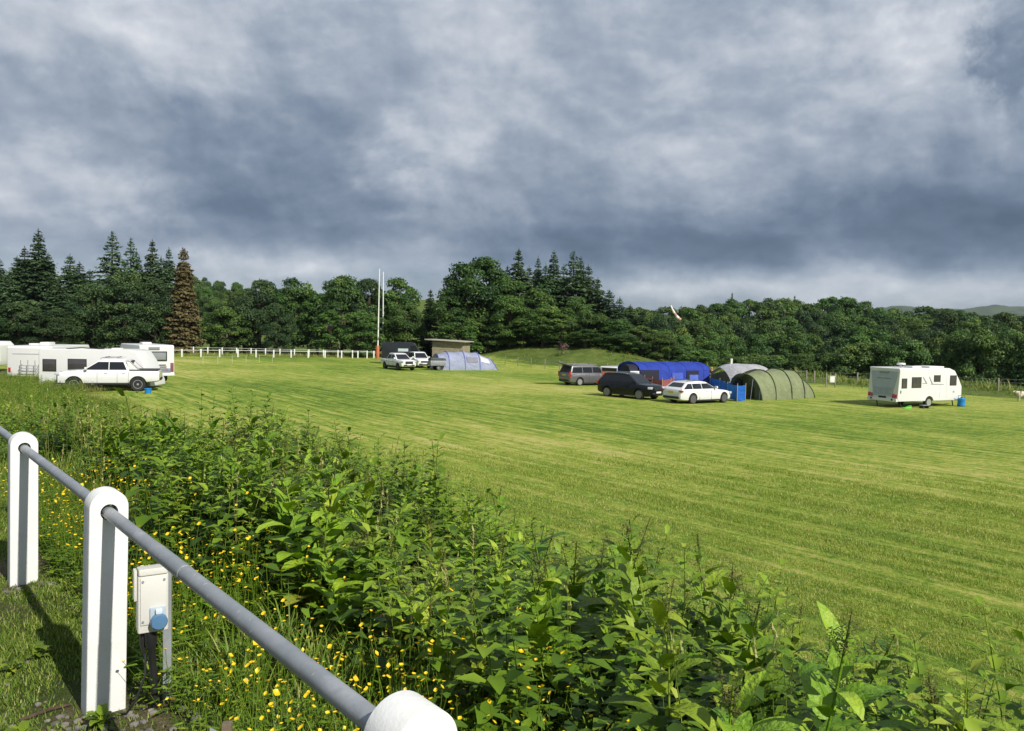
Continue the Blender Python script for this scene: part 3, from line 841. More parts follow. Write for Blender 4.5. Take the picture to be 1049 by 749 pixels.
def car(name, label, cat, S, loc, rz, group=None):
    """S: wheels, stations, cabin outline and colours; +x is forward"""
    t = thing(name, label, cat, loc, rz, group)
    pm = S['paint']; r = S['r']; xf, xr = S['axles']; W2 = S['w2']
    mb = MB(); mb.loft(body_loft(S['st']))
    for bx in S.get('bed', []): pass
    body = mb.build('body', pm, t, angle=40)
    cuts = []
    for x in (xf, xr):
        for sg in (1, -1): cuts.append(((x, sg * (W2 - .10), r + .02), 'y', r * 1.16, .52))
    if 'bedcut' in S:
        x0, x1, zb, hw = S['bedcut']
    carve(body, cuts)
    # underbody keeps light from passing below
    MB().box(((xf + xr) / 2, 0, r * .95), (xf - xr + r * 2.2, W2 * 1.3, r * .7)).build('underbody', M_dark(), t)
    for x in (xf, xr):
        for sg in (1, -1):
            wheel(t, x, sg * (W2 - .125), r, S.get('tw', .24), S.get('rim', .68), S.get('rimmat'), S.get('spokes', 5))
    # cabin
    A, Bp, Cp_, Dp = S['cab']           # windscreen foot, windscreen top, roof rear, rear foot
    roof = S.get('roof', [])
    wb, wt = S['cabw']; zl = A[1] if A[1] < Dp[1] else Dp[1]; zh = max([Bp[1], Cp_[1]] + [p[1] for p in roof])
    hw = lambda z: wb + (wt - wb) * (z - zl) / (zh - zl)
    out = [A, Bp] + roof + [Cp_, Dp]
    mb = MB()
    mb.loft([[(x, s * hw(z), z) for x, z in out] + [(Dp[0], s * hw(zl - .12), zl - .12), (A[0], s * hw(zl - .12), zl - .12)] for s in (1, -1)])
    cab = mb.build('cabin', pm, t, bevel=.06, seg=3)
    zlo = zl + S.get('sill', .05); zhi = min(Bp[1], Cp_[1]) - S.get('head', .085)
    xfro = lambda z: lerp_chain([A, Bp], z); xrea = lambda z: lerp_chain([Dp, Cp_], z)
    gf, gr_ = S.get('pill', (.07, .13))
    cutsx = S['win']                    # window edges as fractions of the cabin length, front to rear
    for sg in (1, -1):
        for k, (f0, f1) in enumerate(cutsx):
            P = []
            for z, order in ((zlo, 0), (zhi, 1)):
                a = xfro(z) - gf; b = xrea(z) + gr_
                P.append((a + (b - a) * f0, a + (b - a) * f1))
            # the two middle edges stand nearly upright
            (a0, b0), (a1, b1) = P
            if f0 > 0: a0 = a1 = (a0 + a1) / 2
            if f1 < 1: b0 = b1 = (b0 + b1) / 2
            q = [(a0, zlo), (b0, zlo), (b1, zhi), (a1, zhi)]
            mb = MB()
            mb.loft([[(x, sg * (hw(z) + .004), z) for x, z in q], [(x, sg * (hw(z) - .02), z) for x, z in q]])
            mb.build('side_window', M_glass(), t, bevel=.012, seg=1)
    def cross(name, P0, P1, lo, hi, ins, mat):
        d = Vector((P1[0] - P0[0], 0, P1[1] - P0[1])); n = Vector((d.z, 0, -d.x)).normalized()
        if n.x * (1 if P0[0] > 0 else -1) < 0: n = -n
        a = Vector((P0[0], 0, P0[1])) + d * lo; b = Vector((P0[0], 0, P0[1])) + d * hi
        mb = MB(); rings = []
        for off in (.005, -.02):
            rings.append([(p.x + n.x * off, s * (hw(p.z) - ins), p.z + n.z * off) for p, s in ((a, 1), (a, -1), (b, -1), (b, 1))])
        mb.loft(rings); return mb.build(name, mat, t, bevel=.012, seg=1)
    cross('windscreen', A, Bp, .06, .90, .09, M_glass())
    if S.get('open_tail'):
        cross('tailgate_opening', Dp, Cp_, .0, .92, .10, M_dark())
    else:
        cross('rear_window', Dp, Cp_, S.get('rw', (.22, .88))[0], S.get('rw', (.22, .88))[1], .14, M_glass())
    # fittings
    xn = S['st'][0][0]; xt = S['st'][-1][0]
    zn = S['zlamp']; zt = S['ztail']
    for sg in (1, -1):
        MB().box((S['xlamp'], sg * W2 * .74, zn), (.30, W2 * .36, .15), rz=-sg * .38).build('headlight', M_lamp(), t, bevel=.03)
        MB().box((S['xtail'], sg * W2 * .80, zt), S.get('tailsize', (.16, W2 * .34, .24)), rz=sg * .2).build('tail_light', M_red(), t, bevel=.025)
        mb = MB(); mb.box((A[0] - .28, sg * (wb + .11), zlo + .09), (.12, .20, .15)); mb.box((A[0] - .26, sg * (wb + .02), zlo + .04), (.06, .12, .04))
        mb.build('wing_mirror', S.get('mirmat', pm), t, bevel=.03)
        for k in S.get('handles', ()):
            MB().box((k, sg * (W2 + .004), S['zh']), (.17, .03, .035)).build('door_handle', S.get('handmat', pm), t, bevel=.008)
        for k in S.get('seams', ()):
            MB().box((k, sg * (W2 - .002), S['zh'] - .22), (.012, .012, .62)).build('door_seam', M_dark(), t)
        if S.get('rails'):
            x0, x1, zr = S['rails']
            MB().tube([(x0, sg * (wt - .06), zr), (x0 - .12, sg * (wt - .06), zr + .06), (x1 + .12, sg * (wt - .06), zr + .06), (x1, sg * (wt - .06), zr)], .018, n=6).build('roof_rail', S.get('railmat', M_dark()), t)
        mb = MB().box(((xf + xr) / 2, sg * (W2 - .03), S['st'][3][1] + .05), (xf - xr - 2.5 * r, .07, .10)); mb.build('sill_trim', S.get('sillmat', M_dark()), t, bevel=.02)
    MB().box((S['xgrille'], 0, S['zgrille']), (.09, W2 * .95, S.get('hgrille', .20))).build('grille', M_dark(), t, bevel=.03)
    MB().box((xn - .03, 0, S['st'][0][1] + .09), (.14, W2 * 1.35, .13)).build('bumper', S.get('bumpmat', M_dark()), t, bevel=.03)
    MB().box((xt + .03, 0, S['st'][-1][1] + .08), (.14, W2 * 1.5, .15)).build('bumper', S.get('bumpmat', M_dark()), t, bevel=.03)
    MB().box((xn + .045, 0, S['st'][0][1] + .17), (.015, .52, .115)).build('number_plate', M_plate(), t)
    MB().box((xt - .03, 0, S.get('zplate', zt - .08)), (.015, .52, .115)).build('number_plate', M_plate(True), t)
    return t

def suv_spec(p, L=4.63, W=1.84, H=1.69, low=0.0, **k):
    w = W / 2; h = L / 2
    S = dict(paint=p, r=.35, axles=(h - .92, -h + .98), w2=w, tw=.25,
        st=[(h, .36, .80, w * .62), (h - .10, .28, .90, w * .84), (h - .45, .24, 1.00, w * .97), (h - 1.0, .22, 1.06, w), (0, .22, 1.09, w), (-h + 1.0, .22, 1.10, w), (-h + .35, .26, 1.10, w * .96), (-h + .06, .32, 1.05, w * .86), (-h, .40, .92, w * .72)],
        cab=[(h - 1.12, 1.06), (h - 1.95, H - .07), (-h + .62, H - .04), (-h + .12, 1.08)], roof=[(h - 2.5, H), (-h + 1.5, H)], cabw=(w * .93, w * .70),
        win=[(0, .365), (.378, .70), (.713, 1)], zlamp=.82, xlamp=h - .14, ztail=.98, xtail=-h + .10, zgrille=.72, xgrille=h - .01, handles=(.15, -.85), zh=.93, seams=(.45, -.62))
    S.update(k); return S

def estate_spec(p, **k):
    L, W, H = 4.71, 1.83, 1.45; w = W / 2; h = L / 2
    S = dict(paint=p, r=.33, axles=(h - .80, -h + 1.06), w2=w, tw=.24,
        st=[(h, .30, .66, w * .62), (h - .10, .22, .74, w * .84), (h - .5, .19, .83, w * .97), (h - 1.2, .18, .90, w), (0, .18, .94, w), (-h + 1.0, .18, .97, w), (-h + .35, .22, .97, w * .96), (-h + .06, .28, .92, w * .87), (-h, .34, .80, w * .74)],
        cab=[(h - 1.35, .90), (h - 2.30, H - .06), (-h + .75, H - .07), (-h + .14, .96)], roof=[(h - 2.8, H), (-h + 1.8, H)], cabw=(w * .91, w * .66),
        win=[(0, .385), (.398, .74), (.752, 1)], zlamp=.66, xlamp=h - .15, ztail=.84, xtail=-h + .12, zgrille=.52, xgrille=h - .02, handles=(-.05, -.95), zh=.80, seams=(.35, -.72), tailsize=(.2, .34, .12))
    S.update(k); return S

def mpv_spec(p, **k):
    L, W, H = 4.85, 1.9, 1.72; w = W / 2; h = L / 2
    S = dict(paint=p, r=.335, axles=(h - .95, -h + .98), w2=w, tw=.22,
        st=[(h, .34, .74, w * .62), (h - .10, .26, .86, w * .84), (h - .45, .22, .98, w * .97), (h - .95, .20, 1.05, w), (0, .20, 1.08, w), (-h + 1.0, .20, 1.10, w), (-h + .35, .24, 1.10, w * .97), (-h + .05, .30, 1.08, w * .9), (-h, .36, 1.0, w * .8)],
        cab=[(h - .85, 1.02), (h - 1.95, H - .08), (-h + .30, H - .05), (-h + .06, 1.06)], roof=[(h - 2.4, H), (-h + 1.2, H)], cabw=(w * .94, w * .74),
        win=[(0, .345), (.358, .67), (.683, 1)], zlamp=.80, xlamp=h - .14, ztail=.96, xtail=-h + .08, zgrille=.62, xgrille=h - .01, handles=(.2, -.8), zh=.93, seams=(.5, -.5), tailsize=(.2, .22, .42))
    S.update(k); return S

def pickup_spec(p, **k):
    L, W, H = 5.20, 1.87, 1.80; w = W / 2; h = L / 2
    S = dict(paint=p, r=.39, axles=(h - .90, -h + 1.10), w2=w, tw=.26, rim=.62,
        st=[(h, .48, .94, w * .72), (h - .10, .42, 1.04, w * .90), (h - .45, .40, 1.12, w * .98), (h - 1.1, .38, 1.16, w), (0, .38, 1.16, w), (-h + 1.9, .40, 1.16, w), (-h + 1.3, .42, 1.16, w), (-h + .12, .52, 1.15, w * .97), (-h, .58, 1.13, w * .93)],
        cab=[(h - 1.22, 1.14), (h - 2.10, H - .07), (h - 3.40, H - .04), (h - 3.66, 1.14)], roof=[(h - 2.5, H), (h - 3.1, H)], cabw=(w * .93, w * .72),
        win=[(0, .515), (.53, 1)], pill=(.10, .10), zlamp=.98, xlamp=h - .12, ztail=.94, xtail=-h + .07, zgrille=.86, xgrille=h + .005, hgrille=.28, handles=(.12, -.78), zh=1.02, seams=(.55, -.45, -1.02), tailsize=(.14, .12, .36), zplate=.60, mirmat=p)
    S.update(k); return S

def pickup(name, label, loc, rz, bar=True, cover=True, rack=False, **k):
    S = pickup_spec(M_white(), **k); t = car(name, label, 'pickup truck', S, loc, rz); h = 5.20 / 2; w = S['w2']
    if cover: MB().box((-h + .82, 0, 1.185), (1.50, w * 1.72, .05)).build('bed_cover', M_dark(), t, bevel=.02)
    else: MB().box((-h + .82, 0, 1.185), (1.50, w * 1.72, .05)).build('bed_cover', M_dark(), t, bevel=.02)
    if bar:
        for sg in (1, -1):
            MB().prism([(h - 3.60, 1.20), (h - 3.50, 1.70), (h - 3.68, 1.66), (h - 4.15, 1.19)], sg * (w * .80) - .035, sg * (w * .80) + .035).build('sports_bar', S['paint'], t, bevel=.015)
            MB().tube([(h - 3.52, sg * w * .84, 1.72), (h - 3.68, sg * w * .84, 1.68), (h - 4.16, sg * w * .84, 1.21)], .03, n=6).build('sports_bar_tube', paint('bar_grey', (.30, .30, .31), .4, .4), t)
        MB().box((h - 3.70, 0, 1.665), (.12, w * 1.55, .06)).build('sports_bar', M_dark(), t, bevel=.02)
    if rack:
        for sg in (1, -1):
            MB().tube([(.45, sg * .52, 1.78), (.36, sg * .52, 1.87), (-.62, sg * .52, 1.88), (-.75, sg * .52, 1.79)], .022, n=6).build('roof_rail', paint('steel_grey', (.35, .35, .36), .4, .6), t)
        for x in (.15, -.45):
            MB().box((x, 0, 1.89), (.06, 1.15, .035)).build('roof_bar', M_dark(), t, bevel=.008)
    return t

def solve_place(A, B, wb):
    """A,B: photo pixels of front and rear wheel contacts; returns front point and heading"""
    a = gp(*A); best = None
    for k in range(720):
        th = k * math.pi / 360
        p = np.array([a.x - wb * math.cos(th), a.y - wb * math.sin(th), 0.0]); p[2] = float(height(p[0], p[1]))
        x, y, _ = project(p); c = abs(x - B[0]) * 3 + abs(y - B[1])
        if best is None or c < best[0]: best = (c, th)
    return a, best[1]

def car_at(A, B, S, sidesign):
    """origin and heading from wheel contacts on the visible side (sidesign +1 = the car's left)"""
    xf, xr = S['axles']; a, th = solve_place(A, B, xf - xr); y = sidesign * (S['w2'] - .12)
    o = Vector((a.x, a.y, 0)) - Vector((math.cos(th) * xf - math.sin(th) * y, math.sin(th) * xf + math.cos(th) * y, 0))
    return (o.x, o.y, float(height(o.x, o.y)) - .015), th

def caravan(name, label, cat, loc, rz, prof, W, wins, mat, extra=None):
    """coach-built shell: side outline (x,z) pushed across the width; wins = (side, x0, x1, z0, z1)"""
    t = thing(name, label, cat, loc, rz)
    mb = MB(); mb.prism(prof, -W / 2, W / 2); mb.build('body', mat, t, bevel=.05, seg=3)
    for sg, x0, x1, z0, z1 in wins:
        fr = MB().box(((x0 + x1) / 2, sg * (W / 2 + .006), (z0 + z1) / 2), (x1 - x0 + .09, .03, z1 - z0 + .09)).build('window', M_dark(), t, bevel=.012)
        MB().box(((x0 + x1) / 2, sg * (W / 2 + .022), (z0 + z1) / 2), (x1 - x0, .02, z1 - z0)).build('pane', paint('tinted_pane', (.055, .05, .05), .08, 0, .1, coat=1), fr, bevel=.008)
    return t

def build_vehicles():
    W = M_white()
    # 1 near white pickup, side on, facing left
    S = pickup_spec(W)
    # its wheels stand in the grass at the foot of the bank
    q = CP + ray(76.0, 403) * 42.6; th = R(199.0); xf = S['axles'][0]; yw = S['w2'] - .12
    ox = q[0] - math.cos(th) * xf + math.sin(th) * yw; oy = q[1] - math.sin(th) * xf - math.cos(th) * yw
    a = (ox, oy, float(height(ox, oy)))
    pickup('pickup_truck', 'white double cab pickup parked side on in front of the long white caravan', a, th, True, True, True)
    p = at_depth(151.5, 42.6); w = thing('plastic_tub', 'small blue plastic tub on the grass behind the near pickup', 'tub', p, R(20))
    tb = paint('barrel_blue', (.015, .20, .52), .35, 0, .1); MB().lathe([(.001, .0), (.15, .0), (.19, .27), (.205, .27), (.205, .29), (.18, .29), (.14, .03), (.001, .03)], 18).build('tub', tb, w)
    MB().tube([(-.2, 0, .27), (-.17, .1, .18), (0, .22, .12), (.17, .1, .18), (.2, 0, .27)], .008, n=5).build('handle', M_dark(), w)
    # 2 far white pickup
    S = pickup_spec(W); a, th = car_at((408.0, 379.5), (394.6, 378.2), S, -1)
    pickup('pickup_truck', 'white pickup with black grille parked in front of the black van', a, th, False, True, False, rimmat=M_dark(), sillmat=M_dark())
    # 3 white van-like car beside it, nose to the camera
    S = suv_spec(W, 4.4, 1.82, 1.80)
    p = gp(427, 377); a = (p.x, p.y + 1.8, p.z)
    t = car('white_car', 'white car facing us between the far pickup and the grey trailer', 'car', S, a, R(-66))
    # 4 black van
    blk = paint('van_black', (.012, .013, .018), .3, 0, .1, coat=.5)
    p = at_depth(414, 97); van(blk, 'black panel van with a pale sticker on its side behind the far white pickup', (p.x, p.y, p.z), R(8))
    # 5 grey people carrier, tailgate up
    g = paint('mpv_grey', (.17, .17, .175), .35, .5, .05, coat=.6); S = mpv_spec(g, open_tail=True, rails=(.5, -2.0, 1.70), railmat=M_alloy())
    a, th = car_at((622.0, 394.6), (593.3, 396.0), S, -1)
    t = car('people_carrier', 'silver grey people carrier with its tailgate raised', 'car', S, a, th)
    h = 4.85 / 2
    tg = MB(); tg.loft([[(x, s * .72, z) for x, z in ((-h + .34, 1.70), (-h - .98, 2.02), (-h - 1.02, 1.94), (-h + .3, 1.62))] for s in (1, -1)]); o = tg.build('tailgate', g, t, bevel=.02)
    MB().loft([[(x, s * .58, z) for x, z in ((-h - .05, 1.802), (-h - .6, 1.935), (-h - .6, 1.925), (-h - .05, 1.79))] for s in (1, -1)]).build('rear_window', M_glass(), o)
    MB().box((-h + .5, 0, .95), (.9, 1.3, .5)).build('boot_liner', M_dark(), t)
    # 6 black suv
    b = paint('suv_black', (.007, .0075, .009), .25, 0, .1, coat=.25, spec=.25); S = suv_spec(b, rimmat=paint('grey_alloy', (.22, .22, .23), .4, .5), rails=(.2, -1.75, 1.66), railmat=M_alloy(), rim=.74)
    a, th = car_at((655.0, 409.3), (622.4, 407.0), S, -1)
    t = car('suv', 'black estate-type four by four parked nose right beside the red windbreak', 'car', S, a, th)
    # 7 white estate car
    S = estate_spec(W, rimmat=paint('dark_alloy', (.14, .14, .15), .4, .5), rails=(-.1, -1.55, 1.42), railmat=M_dark(), rim=.74)
    a, th = car_at((740.5, 412.6), (708.6, 413.8), S, -1)
    car('estate_car', 'white estate car parked in front of the blue tent', 'car', S, a, th)
    # 8 white van with striped rear, behind the black four by four
    p = at_depth(636, 67); t = thing('work_van', 'white work van with orange chevrons on its rear, partly hidden by the blue tent', 'van', (p.x, p.y, p.z), R(58))
    MB().prism([(-2.4, .35), (-2.42, 1.55), (-2.3, 1.62), (1.0, 1.62), (1.7, 1.15), (2.3, 1.0), (2.4, .4)], -.88, .88).build('body', W, t, bevel=.06)
    org = paint('chevron_orange', (.62, .10, .03), .5); mb = MB()
    for k in range(4):
        for sg in (1, -1):
            mb.box((-2.425, sg * (.14 + .2 * k), .95 + .0 * k), (.012, .10, .95), rx=sg * .75)
    mb.build('chevron_stripe', org, t)
    MB().box((-2.43, 0, 1.36), (.014, 1.35, .28)).build('rear_window', M_glass(), t)
    for x in (-1.6, 1.5):
        for sg in (1, -1): wheel(t, x, sg * .80, .33)
    # 9 trailer
    p = gp(447, 379.5); t = thing('trailer', 'small galvanised box trailer with grey cover beside the pale blue tent', 'trailer', (p.x, p.y + .6, p.z), R(200))
    gal = paint('galvanised', (.30, .31, .33), .5, .5, .15, 8); MB().box((0, 0, .78), (1.7, 1.15, .56)).build('box_body', gal, t, bevel=.02)
    MB().prism([(-.88, 1.06), (-.80, 1.30), (.80, 1.34), (.88, 1.06)], -.6, .6).build('cover', paint('grey_tarp', (.06, .07, .07), .7, 0, .2), t, bevel=.04)
    MB().box((-.862, 0, .78), (.02, 1.1, .46)).build('tail_board', paint('pale_board', (.42, .44, .46), .5), t)
    for sg in (1, -1): wheel(t, 0, sg * .70, .27, .16)
    MB().tube([(.85, .4, .5), (1.7, 0, .5), (.85, -.4, .5)], .03, n=6).build('drawbar', gal, t)
    # ---------------- caravans
    cw = M_cream()
    # long caravan at left, broadside: x runs from picture right (front) to left
    A = CP + ray(50, 398) * 46.5; p0 = Vector((A[0], A[1], float(height(A[0], A[1]))))
    D = 46.5; L = (161 - 50) / FPX * D
    prof = [(0, .42), (0, 2.42), (.10, 2.56), (L - 1.35, 2.60), (L - .95, 2.52), (L - .55, 1.9), (L - .08, .75), (L - .05, .45)]
    wins = [(-1, .28, .98, 1.28, 1.92), (-1, 1.72, 2.72, 1.34, 1.96), (-1, L - 1.95, L - 1.08, 1.30, 1.90)]
    t = caravan('touring_caravan', 'long white caravan standing right behind the near white pickup', 'caravan', p0, R(3), prof, 2.2, wins, cw)
    MB().box((L / 2, -1.104, .62), (L - .3, .02, .10)).build('side_stripe', paint('grey_stripe', (.45, .45, .46), .4), t)
    for sg in (1, -1): wheel(t, L * .48, sg * 1.0, .32, .2)
    MB().tube([(-.0, .5, .5), (-1.2, 0, .5), (-.0, -.5, .5)], .045, n=6).build('drawbar', M_dark(), t)
    for x in (L * .3, L * .62): MB().box((x, 0, 2.62), (.5, .5, .09)).build('roof_vent', cw, t, bevel=.03)
    MB().tube([(1.35, -.6, 2.58), (2.2, -.6, 2.66), (3.6, -.7, 2.6)], .03, n=6).build('awning_tube', M_dark(), t)
    # motorhome at left, rear towards us
    D = 52; b = at_depth(31, D); wv = 3.0
    t = thing('motorhome', 'white motorhome seen from behind with a bicycle rack, left of the long caravan', 'motorhome', (b.x, b.y, b.z), R(96))
    H = z_at(30, 354.5, D) - b.z
    MB().prism([(-.1, .5), (-.12, H - .12), (.0, H), (5.6, H), (6.4, H - .9), (6.6, 1.3), (6.6, .5)], -1.42, 1.42).build('body', cw, t, bevel=.06, seg=3)
    MB().box((-.128, -.1, H - .52), (.02, 2.3, .05)).build('trim_line', paint('grey_stripe', (.45, .45, .46), .4), t)
    MB().box((.9, -.7, H + .14), (.9, .6, .26)).build('roof_box', cw, t, bevel=.05)
    MB().box((2.6, .9, H + .06), (.6, .6, .12)).build('roof_vent', cw, t, bevel=.03)
    mb = MB()
    for z in (.95, 1.15, 1.35): mb.tube([(-.12, .45, z), (-.48, .45, z - .1), (-.48, -.65, z - .1), (-.12, -.65, z)], .025, n=5)
    for y in (.35, -.1, -.55): mb.tube([(-.48, y, .8), (-.5, y, 1.62)], .025, n=5)
    mb.build('bicycle_rack', M_alloy(), t)
    for sg in (1, -1):
        MB().box((-.13, sg * 1.25, .95), (.04, .14, .3)).build('tail_light', M_red(), t, bevel=.01)
        for x in (1.4, 5.2): wheel(t, x, sg * 1.15, .34, .24)
    MB().box((3, 1.425, 1.5), (5.0, .02, .05)).build('side_stripe', paint('grey_stripe', (.45, .45, .46), .4), t)
    MB().box((5.4, 1.5, 1.7), (.18, .22, .36)).build('wing_mirror', M_dark(), t, bevel=.03)
    # caravan cut by the left frame edge
    b = at_depth(-22, 66); 
    t = caravan('touring_caravan', 'white caravan mostly cut off by the left edge, beyond the rear-facing motorhome', 'caravan', (b.x, b.y, b.z), R(4),
                [(-2.4, .5), (-2.45, 2.3), (-2.2, 2.52), (2.05, 2.52), (2.35, 2.2), (2.42, .95), (2.3, .5)], 2.2, [(-1, 1.2, 1.9, 1.3, 1.9), (-1, -1.4, -.2, 1.3, 1.9)], cw)
    for sg in (1, -1): wheel(t, 0, sg * 1.0, .32, .2)
    # motorhome right of the pickup: tail at right, nose away to the left
    D = 51; b = at_depth(143, D); H = z_at(165, 354, D) - b.z; L = 6.0
    th = R(180 - 49)                       # forward direction
    t = thing('motorhome', 'white coachbuilt motorhome with a dark front skylight, behind the long caravan', 'motorhome', (b.x, b.y, b.z), th)
    # origin on the near rear corner; its left side faces us: y from 0 to -W
    Wd = 2.2; gpn = paint('grey_pane', (.23, .24, .25), .12, coat=1)
    MB().prism([(-.02, .55), (.0, H - .1), (.12, H), (L - 1.6, H), (L - .8, H - .62), (L - .35, H - 1.1), (L, 1.35), (L, .5)], 0, -Wd).build('body', cw, t, bevel=.06, seg=3)
    def panel(nm, y0, y1, z0, z1, m, pr=.03, par=None): return MB().box((-.02 - pr / 2, -(y0 + y1) / 2, (z0 + z1) / 2), (pr + .02, y1 - y0, z1 - z0)).build(nm, m, par or t, bevel=.006)
    f = panel('window', .68, 1.72, H - 1.06, H - .42, M_dark()); panel('pane', .76, 1.64, H - .98, H - .50, gpn, .045, f)
    panel('high_light', .55, 1.25, H - .30, H - .12, gpn)
    panel('lower_panel', 1.35, 1.95, .68, .98, paint('graphic_grey', (.20, .21, .27), .4)); gd = paint('graphic_dark', (.10, .10, .11), .4)
    for k in range(4): panel('stripe_graphic', 1.05 + k * .07, 1.65 + k * .04, H - 1.36 - k * .13, H - 1.30 - k * .13, gd)
    for y0, y1 in ((.06, .26), (1.94, 2.14)): panel('tail_light', y0, y1, .75, 1.35, paint('graphic_plum', (.20, .07, .09), .3), .04)
    for sg in (.012, -Wd - .012): MB().box((2.6, sg, 1.75), (1.2, .03, .6)).build('side_window', M_glass(), t)
    # skylight wraps the sloping nose
    MB().loft([[(x, y, z) for x, z in ((L - 1.6, H + .006), (L - .82, H - .55), (L - .80, H - .60), (L - 1.6, H - .05))] for y in (.012, -Wd - .012)]).build('front_skylight', M_glass(), t)
    MB().box((-.05, -Wd / 2, .58), (.2, Wd * .98, .2)).build('bumper', cw, t, bevel=.04)
    for x in (1.5, 5.3):
        for y, sd in ((-.2, 1), (-Wd + .2, -1)): wheel(t, x, y, .34, .24, out=sd)
    MB().box((2.6, -1.1, H + .07), (.7, .6, .14)).build('roof_vent', cw, t, bevel=.04)
    # caravan on the right
    build_right_caravan(cw)

def van(m, label, loc, rz):
    t = thing('panel_van', label, 'van', loc, rz)
    prof = [(-2.75, .45), (-2.78, 2.2), (-2.66, 2.62), (.95, 2.66), (1.35, 2.52), (2.05, 1.45), (2.7, 1.18), (2.82, .95), (2.8, .42)]
    b = MB().prism(prof, -.98, .98).build('body', m, t, bevel=.07, seg=3)
    carve(b, [((x, sg * .9, .36), 'y', .42, .5) for x in (1.85, -1.6) for sg in (1, -1)])
    for x in (1.85, -1.6):
        for sg in (1, -1): wheel(t, x, sg * .86, .35)
    MB().box((0, 0, .45), (4.4, 1.5, .3)).build('underbody', M_dark(), t)
    for sg in (1, -1):
        MB().loft([[(x, sg * y, z) for x, z in ((.75, 1.5), (1.85, 1.5), (1.35, 2.25), (.75, 2.25))] for y in (.99, .96)]).build('side_window', M_glass(), t)
        MB().box((-.15, sg * .985, 1.72), (1.25, .014, .36)).build('sticker', paint('pale_sticker', (.42, .50, .53), .5), t)
        MB().box((1.75, sg * 1.1, 1.55), (.12, .2, .3)).build('wing_mirror', M_dark(), t, bevel=.03)
        MB().box((2.76, sg * .7, .98), (.2, .35, .2)).build('headlight', M_lamp(), t, bevel=.04)
        MB().box((-2.77, sg * .88, 1.3), (.06, .12, .6)).build('tail_light', M_red(), t, bevel=.02)
    MB().loft([[(x, y, z) for x, z in ((1.42, 2.44), (2.02, 1.52), (2.0, 1.49), (1.4, 2.42))] for y in (.85, -.85)]).build('windscreen', M_glass(), t)
    return t

